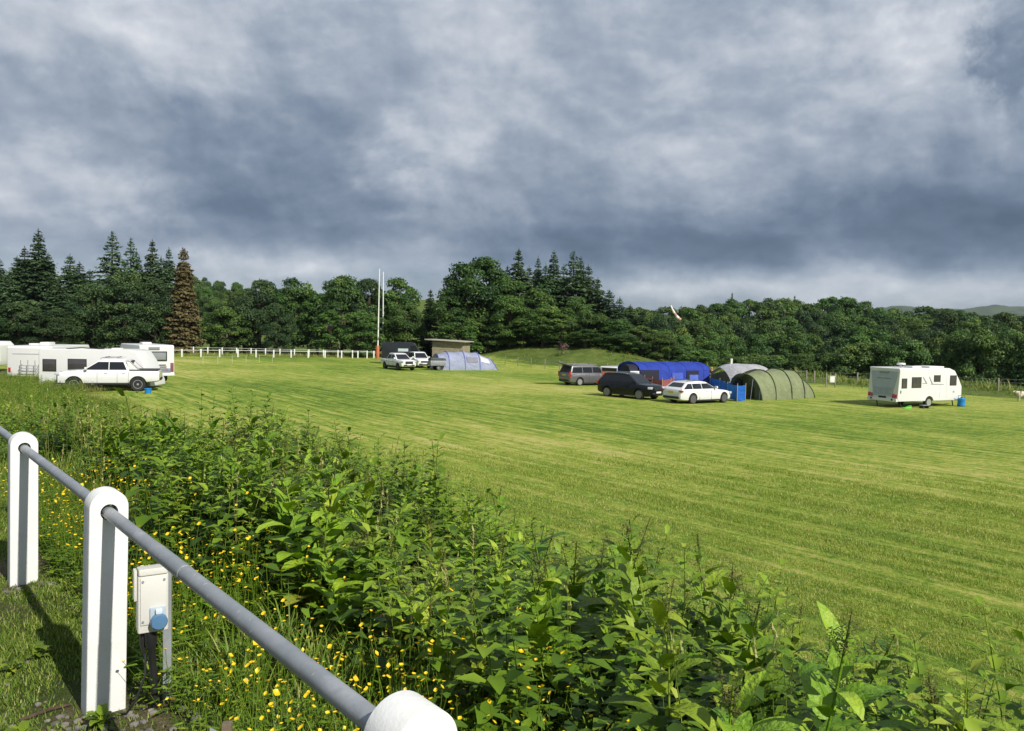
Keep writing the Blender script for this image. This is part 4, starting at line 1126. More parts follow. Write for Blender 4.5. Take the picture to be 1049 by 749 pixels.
def build_right_caravan(cw):
    L, Wd = 6.2, 2.28
    A, B = (919.5, 418.5), (984.5, 415.5)
    # near rear corner and heading of the near side
    a = gp(*A); best = None
    for k in range(900):
        th = k * math.pi / 900
        p = np.array([a.x + L * math.cos(th), a.y + L * math.sin(th), a.z]); x, y, _ = project(p)
        c = abs(x - B[0])
        if best is None or c < best[0]: best = (c, th)
    th = best[1]
    t = thing('touring_caravan', 'white touring caravan with grey rear panel standing alone at right', 'caravan', a, th)
    # x from rear 0 to front L; near side y=0, far side y=+Wd  (left of travel is the far side)
    H = 2.58
    prof = [(0.06, .42), (-.04, .62), (.10, H - .2), (.04, H - .03), (.12, H), (4.9, H), (5.45, H - .18), (5.9, H - .75), (L, 1.35), (L, .62), (L - .1, .42)]
    body = MB().prism(prof, 0, Wd).build('body', cw, t, bevel=.05, seg=3)
    carve(body, [((3.0, .05, .34), 'y', .42, .6), ((3.0, Wd - .05, .34), 'y', .42, .6)])
    def side(nm, poly, m, pr=.012, par=None, y=0.0):
        return MB().loft([[(x, y - pr, z) for x, z in poly], [(x, y + .03, z) for x, z in poly]]).build(nm, m, par or t, bevel=.006, seg=1)
    R4 = lambda x0, x1, z0, z1: [(x0, z0), (x1, z0), (x1, z1), (x0, z1)]
    pane = paint('tinted_pane', (.055, .05, .05), .08, 0, .1, coat=1); gs = paint('graphic_grey_thin', (.24, .25, .27), .4)
    for x0, x1, z0, z1 in ((.28, .78, 1.28, 1.92), (1.22, 2.14, 1.30, 2.00), (3.35, 4.0, 1.68, 2.12), (4.95, 5.62, 1.42, 2.10)):
        f = side('window', R4(x0, x1, z0, z1), M_dark(), .02); side('pane', R4(x0 + .05, x1 - .05, z0 + .05, z1 - .05), pane, .03, f)
        f2 = side('window', R4(x0, x1, z0, z1), M_dark(), -.052, None, Wd); 
    side('side_graphic', [(2.25, 2.0), (2.35, 2.0), (2.72, 1.58), (2.6, 1.58)], gs); side('side_graphic', [(2.25, 1.6), (2.7, 1.6), (2.7, 1.56), (2.25, 1.56)], gs)
    side('side_graphic', [(2.85, 2.02), (2.93, 2.02), (3.25, 1.58), (3.17, 1.52)], gs); side('side_graphic', [(3.1, 1.56), (4.35, 1.52), (4.35, 1.48), (3.1, 1.50)], gs)
    side('door_seam', [(3.98, .62), (4.0, .62), (4.0, 2.2), (3.98, 2.2)], gs, .004); side('door_seam', [(4.62, .62), (4.64, .62), (4.64, 2.2), (4.62, 2.2)], gs, .004)
    side('access_hatch', R4(3.55, 3.95, .80, 1.05), paint('hatch_white', (.70, .70, .68), .4), .012); side('socket_cover', R4(5.3, 5.45, .95, 1.08), paint('socket_blue', (.25, .38, .48), .4), .02)
    # rear face: grey recessed centre, light clusters, plate
    gp_ = paint('rear_grey', (.36, .40, .42), .35, 0, .04, coat=.3); gp2 = paint('rear_grey_dark', (.22, .25, .27), .35, 0, .05)
    def rear(nm, poly, m, pr=.03):
        f = lambda z: -.04 + (z - .62) / (H - .82) * .14 if z > .62 else -.02
        return MB().loft([[(f(z) - pr, y, z) for y, z in poly], [(f(z) + .05, y, z) for y, z in poly]]).build(nm, m, t, bevel=.012, seg=1)
    rear('rear_panel', [(.12, H - .24), (Wd - .12, H - .24), (Wd - .42, .72), (.42, .72)], gp_)
    rear('rear_locker_lid', [(.42, 1.30), (Wd - .42, 1.30), (Wd - .52, .84), (.52, .84)], paint('rear_grey_mid', (.30, .34, .37), .35), .045)
    rear('grab_handle', [(.62, 1.90), (Wd - .62, 1.90), (Wd - .62, 1.86), (.62, 1.86)], gp2, .06)
    rear('spoiler', [(.75, H - .26), (Wd - .75, H - .26), (Wd - .85, H - .36), (.85, H - .36)], gp2, .09)
    for y0, y1 in ((.04, .40), (Wd - .40, Wd - .04)): rear('tail_light', [(y0, .66), (y1, .66), (y1, .92), (y0, .86)], M_red(), .05)
    rear('number_plate', [(Wd / 2 - .28, .60), (Wd / 2 + .28, .60), (Wd / 2 + .28, .71), (Wd / 2 - .28, .71)], M_dark(), .06)
    MB().box((-.02, Wd / 2, .50), (.22, Wd * .98, .2)).build('bumper', cw, t, bevel=.05)
    for y in (.35, Wd - .35): MB().lathe([(.001, -.03), (.06, -.03), (.06, .03), (.001, .03)], 12, axis='x', c=(-.13, y, .53)).build('fog_light', M_dark(), t)
    for y in (-.012, Wd + .012): MB().box((.22, y, 1.05), (.05, .03, .18)).build('marker_light', M_dark(), t)
    for y, sd in ((.14, -1), (Wd - .14, 1)): wheel(t, 3.0, y, .33, .2, .66, out=sd)
    MB().tube([(L - .1, .5, .5), (L + 1.25, Wd / 2, .5), (L - .1, Wd - .5, .5)], .05, n=6).build('drawbar', M_dark(), t)
    MB().box((2.4, .9, H + .05), (.9, .7, .1)).build('roof_vent', cw, t, bevel=.04); MB().box((4.3, 1.1, H + .05), (1.5, 1.2, .1)).build('rooflight', cw, t, bevel=.05)
    mb = MB(); mb.tube([(1.05, .7, H - .02), (1.05, .7, H + .2)], .035, n=8); mb.lathe([(.001, H + .18), (.24, H + .18), (.28, H + .24), (.24, H + .31), (.001, H + .33)], 20, c=(1.05, .7, 0)); mb.build('aerial_dome', cw, t)
    for x in (.5, L - .6):
        for y in (.25, Wd - .25): MB().tube([(x, y, .45), (x + .12, y, .02)], .035, n=5).build('corner_steady', M_dark(), t)
    # things on the ground beside it
    M = Matrix.Translation(a) @ Matrix.Rotation(th, 4, 'Z')
    p = M @ Vector((5.75, -.32, 0)); p.z = float(height(p.x, p.y))
    bl = paint('barrel_blue', (.015, .20, .52), .35, 0, .1)
    w = thing('water_barrel', 'blue rolling water barrel standing at the front of the lone caravan', 'water barrel', p)
    MB().lathe([(.001, 0), (.20, 0), (.24, .04), (.24, .18), (.225, .20), (.225, .36), (.24, .38), (.24, .52), (.20, .57), (.001, .57)], 20).build('drum', bl, w)
    MB().tube([(-.2, 0, .5), (-.22, 0, .72), (.22, 0, .72), (.2, 0, .5)], .018, n=6).build('handle', M_dark(), w); MB().lathe([(.001, .57), (.06, .57), (.06, .62), (.001, .62)], 12).build('cap', M_dark(), w)
    p = M @ Vector((1.9, -.45, 0)); p.z = float(height(p.x, p.y))
    w = thing('caravan_step', 'low grey plastic step on the grass below the lone caravan', 'step', p, th)
    MB().box((0, 0, .19), (.55, .36, .04)).build('tread', paint('step_grey', (.16, .18, .24), .6), w, bevel=.015)
    for x in (-.24, .24): MB().box((x, 0, .09), (.05, .32, .18), taper=.85).build('leg', M_dark(), w)
    p = M @ Vector((.55, -.25, 0)); p.z = float(height(p.x, p.y))
    w = thing('levelling_ramp', 'bright green wedge lying under the rear corner of the lone caravan', 'levelling ramp', p, th)
    gr = paint('wedge_green', (.14, .50, .06), .5)
    MB().prism([(-.3, 0), (.3, 0), (.3, .12), (.18, .14), (-.3, .02)], -.12, .12).build('wedge', gr, w, bevel=.01); MB().box((.24, 0, .17), (.10, .2, .06)).build('stop_block', gr, w, bevel=.01)
# ------------------------------------------------------------------ tents, fences, people, small things
def fabric(name, col, var=.10, trans=.12):
    if name in MATS: return MATS[name]
    m = paint(name, col, .75, 0, var, 1.6, 0, spec=.2)
    nt = m.node_tree; b = nt.nodes['Principled BSDF']; L = nt.links.new
    tc = nt.nodes.new('ShaderNodeTexCoord'); n = N(nt, 'ShaderNodeTexNoise', Scale=2.2, Detail=2.0, Distortion=1.0); L(tc.outputs['Object'], n.inputs['Vector'])
    bp = N(nt, 'ShaderNodeBump', Strength=.6, Distance=.16); L(n.outputs['Fac'], bp.inputs['Height']); L(bp.outputs['Normal'], b.inputs['Normal'])
    tr = nt.nodes.new('ShaderNodeBsdfTranslucent'); tr.inputs['Color'].default_value = (*col, 1)
    mx = nt.nodes.new('ShaderNodeMixShader'); mx.inputs[0].default_value = trans
    L(b.outputs[0], mx.inputs[1]); L(tr.outputs[0], mx.inputs[2]); L(mx.outputs[0], nt.nodes['Material Output'].inputs['Surface'])
    return m

def arch(x, w, h, n=18, p=2.3, lean=0.0, y0=0.0):
    """half hoop across y at station x"""
    P = []
    for i in range(n + 1):
        a = math.pi * i / n; c, s = math.cos(a), math.sin(a)
        P.append((x + lean * abs(s) ** (2 / p), y0 + w * math.copysign(abs(c) ** (2 / p), c), h * abs(s) ** (2 / p)))
    return P

def tunnel_tent(name, label, loc, rz, hoops, mat, polemat, porch=None, p=2.3):
    """hoops (x, half width, height, lean); fabric sags between them"""
    t = thing(name, label, 'tent', loc, rz)
    rings = []
    for (x0, w0, h0, l0), (x1, w1, h1, l1) in zip(hoops[:-1], hoops[1:]):
        for k in range(6):
            f = k / 6; sag = 1 - .06 * math.sin(f * math.pi)
            rings.append(arch(x0 + (x1 - x0) * f, (w0 + (w1 - w0) * f) * (1 - .02 * math.sin(f * math.pi)), (h0 + (h1 - h0) * f) * sag, p=p, lean=l0 + (l1 - l0) * f))
    x, w, h, l = hoops[-1]; rings.append(arch(x, w, h, p=p, lean=l))
    rr = random.Random(len(name) + int(loc[0]))
    rings = [[(a + rr.uniform(-.02, .02), b * (1 + rr.uniform(-.02, .006)), c * (1 + rr.uniform(-.022, .004))) for a, b, c in r_] for r_ in rings]
    MB().loft(rings, caps=False, closed=False).build('canopy', mat, t, angle=60)
    for x, w, h, l in hoops:
        MB().tube([(a, b, c + .006) for a, b, c in arch(x, w + .012, h + .012, p=p, lean=l)], .035, n=6).build('pole_sleeve', polemat, t)
    return t, rings

def end_wall(t, ring, mat, name='end_wall', bulge=0.0):
    """closes a tent end with a wall that bellies out"""
    c = Vector((sum(p[0] for p in ring) / len(ring), 0, ring[len(ring) // 2][2] * .42))
    rings = []
    for k in range(5):
        f = 1 - k / 5
        rings.append([(c.x + (p[0] - c.x) * f + bulge * (1 - f * f), c.y + (p[1] - c.y) * f, c.z * (1 - f) + p[2] * f if p[2] > .02 else p[2] + (c.z) * (1 - f) * .0) for p in ring])
    mb = MB(); mb.loft(rings, caps=False, closed=False)
    return mb.build(name, mat, t, angle=60)

def guys(t, pts, mat):
    for a, b in pts: MB().tube([a, b], .008, n=4).build('guy_rope', mat, t)

def heading(A, pxB, L):
    a = gp(*A); best = None
    for k in range(720):
        th = k * math.pi / 360; p = np.array([a.x + L * math.cos(th), a.y + L * math.sin(th), a.z]); x, y, _ = project(p)
        c = abs(x - pxB[0]) * 3 + abs(y - pxB[1])
        if best is None or c < best[0]: best = (c, th)
    return a, best[1]

def skin_body(name, pts, edges, rad, mat, parent=None, sub=2):
    bm = bmesh.new(); ly = bm.verts.layers.skin.verify(); vs = [bm.verts.new(p) for p in pts]
    for a, b in edges: bm.edges.new((vs[a], vs[b]))
    for i, v in enumerate(vs):
        r = rad[i]; v[ly].radius = (r, r) if not isinstance(r, tuple) else r
        v[ly].use_root = i == 0
    me = bpy.data.meshes.new(name); bm.to_mesh(me); bm.free()
    o = bpy.data.objects.new(name, me); link(o)
    o.modifiers.new('s', 'SKIN'); sb = o.modifiers.new('u', 'SUBSURF'); sb.levels = sub
    dg = bpy.context.evaluated_depsgraph_get(); dg.update()
    nm = bpy.data.meshes.new_from_object(o.evaluated_get(dg)); o.modifiers.clear(); o.data = nm; bpy.data.meshes.remove(me); nm.name = name
    nm.materials.clear(); nm.materials.append(mat)
    nm.polygons.foreach_set('use_smooth', [True] * len(nm.polygons))
    if parent is not None: o.parent = parent
    return o

def person(label, loc, rz, pose, top, bottom, hair):
    """a small far figure: one skinned body, with head hair and clothing as shells"""
    sk = paint('skin', (.52, .32, .23), .55)
    t = thing('person', label, 'person', loc, rz)
    if pose == 'stand':
        P = dict(pel=(0, 0, .95), wst=(0, 0, 1.10), chest=(.04, 0, 1.33), neck=(.07, 0, 1.50), head=(.11, 0, 1.63), top=(.11, 0, 1.75),
                 shl=(.05, .18, 1.42), ell=(.10, .26, 1.16), hal=(.30, .20, 1.02), fl=(.36, .18, .98), shr=(.05, -.18, 1.42), elr=(.10, -.26, 1.16), har=(.30, -.20, 1.02), fr=(.36, -.18, .98),
                 hipl=(0, .10, .90), knl=(.06, .11, .50), anl=(0, .11, .09), tol=(.17, .13, .05), hipr=(0, -.10, .90), knr=(.02, -.11, .50), anr=(-.06, -.11, .09), tor=(.11, -.13, .05))
    else:
        P = dict(pel=(0, 0, .46), wst=(-.05, 0, .62), chest=(-.08, 0, .84), neck=(-.06, 0, 1.01), head=(-.02, 0, 1.13), top=(-.02, 0, 1.25),
                 shl=(-.07, .18, .93), ell=(.08, .26, .72), hal=(.28, .16, .68), fl=(.36, .14, .68), shr=(-.07, -.18, .93), elr=(.08, -.26, .72), har=(.28, -.16, .68), fr=(.36, -.14, .68),
                 hipl=(.05, .10, .44), knl=(.44, .14, .48), anl=(.44, .14, .09), tol=(.60, .16, .05), hipr=(.05, -.10, .44), knr=(.44, -.14, .48), anr=(.46, -.14, .09), tor=(.62, -.16, .05))
    rad = dict(pel=(.13, .10), wst=(.13, .10), chest=(.15, .11), neck=.055, head=(.085, .095), top=.06, hal=.035, fl=.025, har=.035, fr=.025, shl=.065, shr=.065, ell=.045, elr=.045, hipl=.085, hipr=.085, knl=.06, knr=.06, anl=.042, anr=.042, tol=.035, tor=.035)
    E = 'pel-wst wst-chest chest-neck neck-head head-top chest-shl shl-ell ell-hal hal-fl chest-shr shr-elr elr-har har-fr pel-hipl hipl-knl knl-anl anl-tol pel-hipr hipr-knr knr-anr anr-tor'.split()
    ks = list(P); ix = {k: i for i, k in enumerate(ks)}
    skin_body('body', [P[k] for k in ks], [(ix[a], ix[b]) for a, b in (e.split('-') for e in E)], [rad[k] for k in ks], sk, t)
    def sub(name, keys, edges, grow, mat):
        i2 = {k: i for i, k in enumerate(keys)}
        g = lambda r: (r[0] * grow, r[1] * grow) if isinstance(r, tuple) else r * grow
        skin_body(name, [P[k] for k in keys], [(i2[a], i2[b]) for a, b in (e.split('-') for e in edges)], [g(rad[k]) for k in keys], mat, t)
    sub('jacket', ['wst', 'pel', 'chest', 'shl', 'ell', 'shr', 'elr'], ['pel-wst', 'wst-chest', 'chest-shl', 'shl-ell', 'chest-shr', 'shr-elr'], 1.22, top)
    sub('trousers', ['pel', 'hipl', 'knl', 'anl', 'hipr', 'knr', 'anr'], ['pel-hipl', 'hipl-knl', 'knl-anl', 'pel-hipr', 'hipr-knr', 'knr-anr'], 1.18, bottom)
    h = P['head']; MB().ball((h[0] - .025, 0, h[2] + .045), (.105, .10, .105)).build('hair', hair, t)
    mb = MB(); mb.ball((h[0] + .10, 0, h[2] - .01), (.022, .016, .026), seg=6); mb.build('nose', sk, t)
    return t

def fence(name, label, pts, post, rails, mats, group=None, extra=None):
    """posts at the given ground points, rails at given heights"""
    c = pts[0]; t = thing(name, label, 'fence', c)
    for p in pts:
        q = p - c; MB().box((q.x, q.y, q.z + post[2] / 2 - .1), (post[0], post[1], post[2] + .2)).build('post', mats[0], t, bevel=.01)
    for z, r in rails:
        MB().tube([tuple(p - c + Vector((0, 0, z))) for p in pts], r, n=5).build('rail' if r > .012 else 'wire', mats[1], t)
    return t

def along(pA, pB, step):
    """ground points between two terrain points, evenly spaced"""
    d = pB - pA; n = max(2, int(round(d.length / step)) + 1); out = []
    for i in range(n):
        p = pA + d * (i / (n - 1)); p.z = float(height(p.x, p.y)); out.append(p)
    return out

def build_camp():
    wp = paint('fence_white', (.74, .74, .70), .7, 0, .06)
    gw = paint('weathered_wood', (.24, .21, .17), .9, 0, .2, 6, bump=.4); wire = paint('fence_wire', (.30, .30, .30), .5, .6)
    # --- pale blue tunnel tent
    A = (446, 379.3); a, th = heading(A, (512, 377.0), 7.4); a = Vector(a)
    fb = fabric('tent_blue_grey', (.30, .33, .45)); pl = paint('tent_blue_trim', (.10, .14, .42), .7)
    off = Vector((math.cos(th + R(90)), math.sin(th + R(90)), 0)) * 1.9; o = a + off; o.z = float(height(o.x, o.y))
    t, rg = tunnel_tent('tunnel_tent', 'pale blue grey tunnel tent with a clear side window beside the trailer', o, th, [(0.3, 1.8, 1.7, .25), (1.6, 1.9, 2.0, 0), (3.4, 1.9, 2.05, 0), (5.1, 1.9, 1.95, 0), (7.2, 1.8, 1.35, -.75)], fb, pl)
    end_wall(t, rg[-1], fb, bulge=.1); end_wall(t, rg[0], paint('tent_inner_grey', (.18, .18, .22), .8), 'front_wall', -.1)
    def tent_panel(t, x0, x1, f0, f1, hoop, nm, m, p=2.3):
        """patch on the tunnel skin between two stations, f = fraction of the arch from the +y foot"""
        r_ = []
        for x in np.linspace(x0, x1, 6):
            (xa, wa, ha, la), (xb, wb_, hb, lb) = hoop; f = (x - xa) / (xb - xa); sag = 1 - .06 * math.sin(f * math.pi)
            ar = arch(x, (wa + (wb_ - wa) * f) * (1 - .02 * math.sin(f * math.pi)) + .014, (ha + (hb - ha) * f) * sag + .014, 40, p, la + (lb - la) * f)
            r_.append(ar[int(f0 * 40):int(f1 * 40) + 1])
        return MB().loft(r_, caps=False, closed=False).build(nm, m, t, angle=60)
    wnd = paint('tent_window', (.62, .62, .58), .15, 0, .1, coat=1)
    tent_panel(t, 5.3, 6.6, .72, .86, ((5.1, 1.9, 1.95, 0), (7.2, 1.8, 1.35, -.75)), 'window', wnd)
    tent_panel(t, 3.6, 4.9, .76, .88, ((3.4, 1.9, 2.05, 0), (5.1, 1.9, 1.95, 0)), 'window', fabric('tent_mesh_grey', (.22, .22, .27)))
    guys(t, [((7.0, -1.6, .9), (8.1, -2.4, 0)), ((7.0, 1.6, .9), (8.1, 2.4, 0)), ((.3, -1.7, 1.2), (-1.0, -2.8, 0))], wire)
    # --- olive green tunnel tent
    A = (782, 410.6); a, th = heading(A, (837, 406.3), 6.0); a = Vector(a)
    ol = fabric('tent_olive', (.215, .245, .130)); od = paint('tent_olive_dark', (.05, .065, .03), .8)
    o = a + Vector((math.cos(th + R(90)), math.sin(th + R(90)), 0)) * 1.5; o.z = float(height(o.x, o.y))
    hp = [(0, 1.4, 1.75, -.35), (1.35, 1.5, 2.02, 0), (3.1, 1.5, 2.10, 0), (4.6, 1.45, 2.0, 0), (6.0, 1.3, 1.35, -.6)]
    t, rg = tunnel_tent('tunnel_tent', 'olive green tunnel tent with open dark porch behind the blue windbreak', o, th, hp, ol, od)
    end_wall(t, rg[-1], ol, bulge=.1)
    end_wall(t, rg[3], ol, 'inner_wall', -.02)
    MB().loft([[(x, y, z) for y, z in ((.15, .02), (1.15, .02), (.98, .95), (.62, 1.42), (.30, 1.30))] for x in (-.28, -.02)]).build('doorway', paint('tent_inside_shade', (.006, .008, .005), .9), t)  # solid panel on the wall; shade inside the tent put into its colour
    r0 = rg[0]; MB().loft([[tuple(Vector(p) + Vector((-.01, 0, 0))) for p in r0[9:]], [(.25, p[1] * .55 - .30, p[2] * .9) for p in r0[9:]]], caps=False, closed=False).build('door_flap', ol, t, angle=60)
    MB().tube([(-.55, -.85, 0), (-.35, -.85, 1.45)], .015, n=5).build('porch_pole', M_alloy(), t)
    guys(t, [((6.0, -1.3, .9), (7.4, -2.2, 0)), ((6.0, 1.3, .9), (7.4, 2.2, 0)), ((-.3, -1.5, 1.1), (-1.6, -2.4, 0)), ((3.1, -1.6, 1.2), (3.1, -2.9, 0)), ((4.6, -1.6, 1.1), (4.8, -2.8, 0))], wire)
    # --- big blue family tent, long side towards us
    A = (655, 400.5); a, th = heading(A, (727, 400.0), 6.4); a = Vector(a); a.z = float(height(a.x, a.y))
    bl = fabric('tent_royal_blue', (.028, .058, .36), .12, .18); nv = paint('tent_navy_shade', (.004, .005, .018), .8); 
    t = thing('frame_tent', 'royal blue frame tent with a dark open end and blue doorway', 'tent', a, th)
    W_ = 3.6; rings = []
    for x in np.linspace(0, 6.4, 25):
        k = abs(math.sin(x * math.pi / 1.6)); s = 1 - .012 * k
        rings.append([(x, .0, 0), (x, .09, 1.66 * s), (x, .30, 1.90 * s), (x, .9, 2.10 * s), (x, W_ / 2, 2.22 * s), (x, W_ - .9, 2.10 * s), (x, W_ - .30, 1.9 * s), (x, W_, 1.66 * s), (x, W_, 0)])
    MB().loft(rings, caps=False, closed=False).build('canopy', bl, t, angle=50)
    MB().poly([tuple(Vector(p) - Vector((.05, 0, 0))) for p in rings[-1]]).build('end_wall', bl, t)
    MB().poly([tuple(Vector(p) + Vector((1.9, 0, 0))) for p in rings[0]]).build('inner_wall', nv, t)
    for x in (.9, 2.55, 4.15, 5.75, 0.02, 6.38):
        i = int(round(x / 6.4 * 24)); MB().tube([tuple(Vector(p) + Vector((0, -.012 if p[1] < 1 else 0, .012))) for p in rings[i]], .012, n=5).build('pole_sleeve', paint('tent_blue_seam', (.018, .03, .24), .7), t)
    sd = lambda nm, x0, x1, z0, z1, m, pr=.02: MB().box(((x0 + x1) / 2, .04 + (.05 * (z0 + z1) / 2 / 1.45) - .04 - pr, (z0 + z1) / 2), (x1 - x0, .03, z1 - z0), rx=-.055).build(nm, m, t, bevel=.004)
    sd('side_opening', .06, 1.72, .05, 1.62, nv, .03); sd('doorway', 4.25, 5.35, .02, 1.58, nv, .03); sd('door_panel', 4.5, 5.3, .02, 1.25, fabric('tent_pale_blue', (.10, .16, .56)), .045)  # opening and doorway are flat near-black panels; interior shade put into their colour
    sd('window', 2.9, 3.9, .55, 1.4, fabric('tent_window_blue', (.07, .12, .52)), .03)
    # navy porch at its left end with a white window strip
    MB().loft([[(x, y, z) for y, z in ((.1, 0), (.14, 1.5), (.4, 1.9), (.9, 2.02), (1.5, 1.95), (1.7, 1.5), (1.7, 0))] for x in (-.8, -.4, 0)], caps=True).build('porch', nv, t, angle=50)
    MB().box((-.42, .07, 1.40), (.78, .03, .26), rx=-.05).build('porch_window', paint('white_strip', (.72, .74, .76), .4), t)
    guys(t, [((6.4, .1, 1.4), (7.6, -.8, 0)), ((3.2, .1, 1.4), (3.2, -1.2, 0))], wire)
    # --- red windbreak
    def windbreak(label, P, mats, h=1.15):
        P = [Vector(p) for p in P]
        for p in P: p.z = float(height(p.x, p.y))
        c = P[0]; t = thing('windbreak', label, 'windbreak', c)
        for i, (p, q) in enumerate(zip(P[:-1], P[1:])):
            d = q - p; nn = Vector((-d.y, d.x, 0)).normalized(); r_ = []
            for k in range(9):
                f = k / 8; s = math.sin(f * math.pi); b = p - c + d * f + nn * .10 * s
                r_.append([tuple(b + Vector((0, 0, .04))), tuple(b + nn * .05 * s + Vector((0, 0, h * .5))), tuple(b + Vector((0, 0, h - .06 * s)))])
            MB().loft(r_, caps=False, closed=False).build('panel', mats[i % len(mats)], t, angle=60)
        for p in P: MB().tube([tuple(p - c + Vector((0, 0, -.1))), tuple(p - c + Vector((0, 0, h + .12)))], .018, n=6).build('pole', paint('pole_wood', (.45, .33, .20), .7), t)
        return t
    rw = fabric('windbreak_red', (.32, .10, .10)); rw2 = fabric('windbreak_plum', (.25, .085, .10))
    g = lambda px, py: gp(px, py)
    windbreak('faded red canvas windbreak standing before the blue frame tent', [g(660, 401), g(668, 403.5), g(678, 405.5), g(687, 404), g(690, 402)], [rw, rw2])
    bw = fabric('windbreak_blue', (.018, .12, .46)); bw2 = fabric('windbreak_sky', (.03, .18, .58))
    windbreak('bright blue windbreak between the white estate car and the olive tent', [g(727, 401), g(737, 404), g(745, 409), g(755, 411.5), g(763.5, 411)], [bw, bw, bw2, bw], 1.1)
    # --- pale dome shelter
    b = gp(760, 401.5); t = thing('dome_shelter', 'pale grey dome shelter with open arched sides behind the blue windbreak', 'gazebo', b, R(12))
    gy = fabric('shelter_grey', (.40, .40, .43)); gi = fabric('shelter_dark', (.20, .20, .24)); hw, hh = 1.95, 2.15
    legs = [(hw, hw), (-hw, hw), (-hw, -hw), (hw, -hw)]
    def dome(u, v):
        """skin of a four-legged dome; u,v in -1..1"""
        x, y = u * hw, v * hw; k = max(abs(u), abs(v)); 
        z = hh * (1 - .62 * (u * u * .5 + v * v * .5) ** 1.35); return Vector((x * (1 + .06 * (1 - k)), y * (1 + .06 * (1 - k)), z))
    n = 14; r_ = [[tuple(dome(-1 + 2 * i / n, -1 + 2 * j / n) + Vector((0, 0, .28 * (1 - min(1, (1 - abs(-1 + 2 * j / n)) * 1.2)) * (1 - abs(-1 + 2 * i / n)) ** .7 + .28 * (1 - min(1, (1 - abs(-1 + 2 * i / n)) * 1.2)) * (1 - abs(-1 + 2 * j / n)) ** .7))) for j in range(n + 1)] for i in range(n + 1)]
    MB().loft(r_, caps=False, closed=False).build('roof', gy, t, angle=60)
    for x, y in legs:
        z = dome(x / hw, y / hw).z; MB().tube([(x * 1.18, y * 1.18, 0), (x * 1.08, y * 1.08, z * .6), (x, y, z)], .03, n=6).build('leg', M_dark(), t)
        MB().loft([[(x * 1.17, y * 1.17, .05), (x * .98, y, z)], [(x * .86, y * 1.12, .5), (x * .55, y * 1.0, z + .12)], ], caps=False, closed=False).build('corner_panel', gi, t)
    MB().loft([[(x, hw * 1.1, .05), (x, hw * 1.0, 1.1 + .45 * (1 - (x / hw) ** 2))] for x in np.linspace(-hw, hw, 9)], caps=False, closed=False).build('back_panel', gi, t)
    # people and chairs under it
    sky = paint('shirt_light_blue', (.06, .30, .60), .8); nav = paint('cloth_navy', (.012, .018, .06), .8); red = paint('cloth_dark_red', (.16, .02, .025), .8); hair = paint('hair_brown', (.05, .03, .02), .7); hr2 = paint('hair_sandy', (.42, .22, .10), .7)
    cm = paint('chair_black', (.02, .02, .024), .7)
    def camp_chair(label, loc, rz, m):
        t = thing('camping_chair', label, 'chair', loc, rz)
        MB().box((0, 0, .42), (.46, .50, .03)).build('seat', m, t, bevel=.01); MB().box((-.25, 0, .70), (.04, .50, .56), ry=-.22).build('backrest', m, t, bevel=.01)
        for x, y in ((.2, .24), (.2, -.24), (-.22, .24), (-.22, -.24)): MB().tube([(x, y, .42), (x * 1.2, y, 0)], .014, n=5).build('leg', M_alloy(), t)
        for y in (.26, -.26): MB().box((-.02, y, .60), (.42, .05, .03)).build('armrest', m, t)
        return t
    p = gp(750.5, 404.5); q = p.copy()
    camp_chair('dark folding camp chair holding the figure in light blue', (p.x, p.y, p.z), R(-75), cm); person('person in a light blue top sitting under the pale dome shelter', (p.x, p.y, p.z), R(-75), 'sit', sky, nav, hair)
    p = gp(757.5, 402.5); camp_chair('dark folding camp chair holding the figure in navy', (p.x, p.y, p.z), R(-120), cm); person('person in navy sitting under the pale dome shelter, right of the light blue one', (p.x, p.y, p.z), R(-120), 'sit', nav, nav, hair)
    p = gp(743, 404); camp_chair('empty black folding camp chair at the left edge of the dome shelter', (p.x, p.y, p.z), R(-60), cm)
    p = gp(729.3, 398); person('person in a dark red top standing at the right end of the blue tent', (p.x, p.y, p.z), R(200), 'stand', red, nav, hr2)
    # --- timber shed
    D = 102; b = at_depth(462, D); t = thing('shed', 'low flat-roofed timber shed behind the pale blue tent', 'shed', (b.x, b.y, b.z), R(-14))
    H = z_at(462, 348.5, D) - b.z; tw = paint('shed_timber', (.30, .26, .18), .85, 0, .15, 3, bump=.4); tg = paint('shed_timber_pale', (.42, .40, .33), .85, 0, .12, 3)
    mb = MB()
    for k in range(11): mb.box((0, -1.5, .12 + k * .2 * H / 2.4), (4.2, .05, .185 * H / 2.4))
    for sg in (-1, 1):
        for k in range(11): mb.box((sg * 2.1, 0, .12 + k * .2 * H / 2.4), (.05, 2.94, .185 * H / 2.4))
    mb.build('wall_boarding', tw, t); MB().box((0, .02, H * .46), (4.1, 2.9, H * .92)).build('wall', tg, t)
    MB().box((-.2, -.15, H - .06), (5.6, 3.9, .13), ry=.035).build('roof', paint('shed_roof', (.36, .33, .28), .8), t, bevel=.02)
    # --- rugby posts
    D = 112; b1 = at_depth(386.8, D); t = thing('rugby_posts', 'tall white rugby posts with an orange pad beyond the black van', 'goalposts', b1)
    top = z_at(389, 275.5, D); dx = Vector((-.15, 5.5, 0))
    for k in range(2):
        o = dx * k; lean = Vector((.10 if k == 0 else -.12, 0, 0)); Hh = top - b1.z
        MB().tube([tuple(o), tuple(o + lean * .3 + Vector((0, 0, 3))), tuple(o + lean + Vector((0, 0, Hh)))], [.11, .10, .06], n=10).build('upright', wp, t)
        MB().lathe([(.12, 0), (.24, 0), (.25, .1), (.25, 1.75), (.22, 1.85), (.12, 1.85)], 14, c=tuple(o)).build('post_pad', paint('pad_orange', (.48, .13, .06), .6), t)
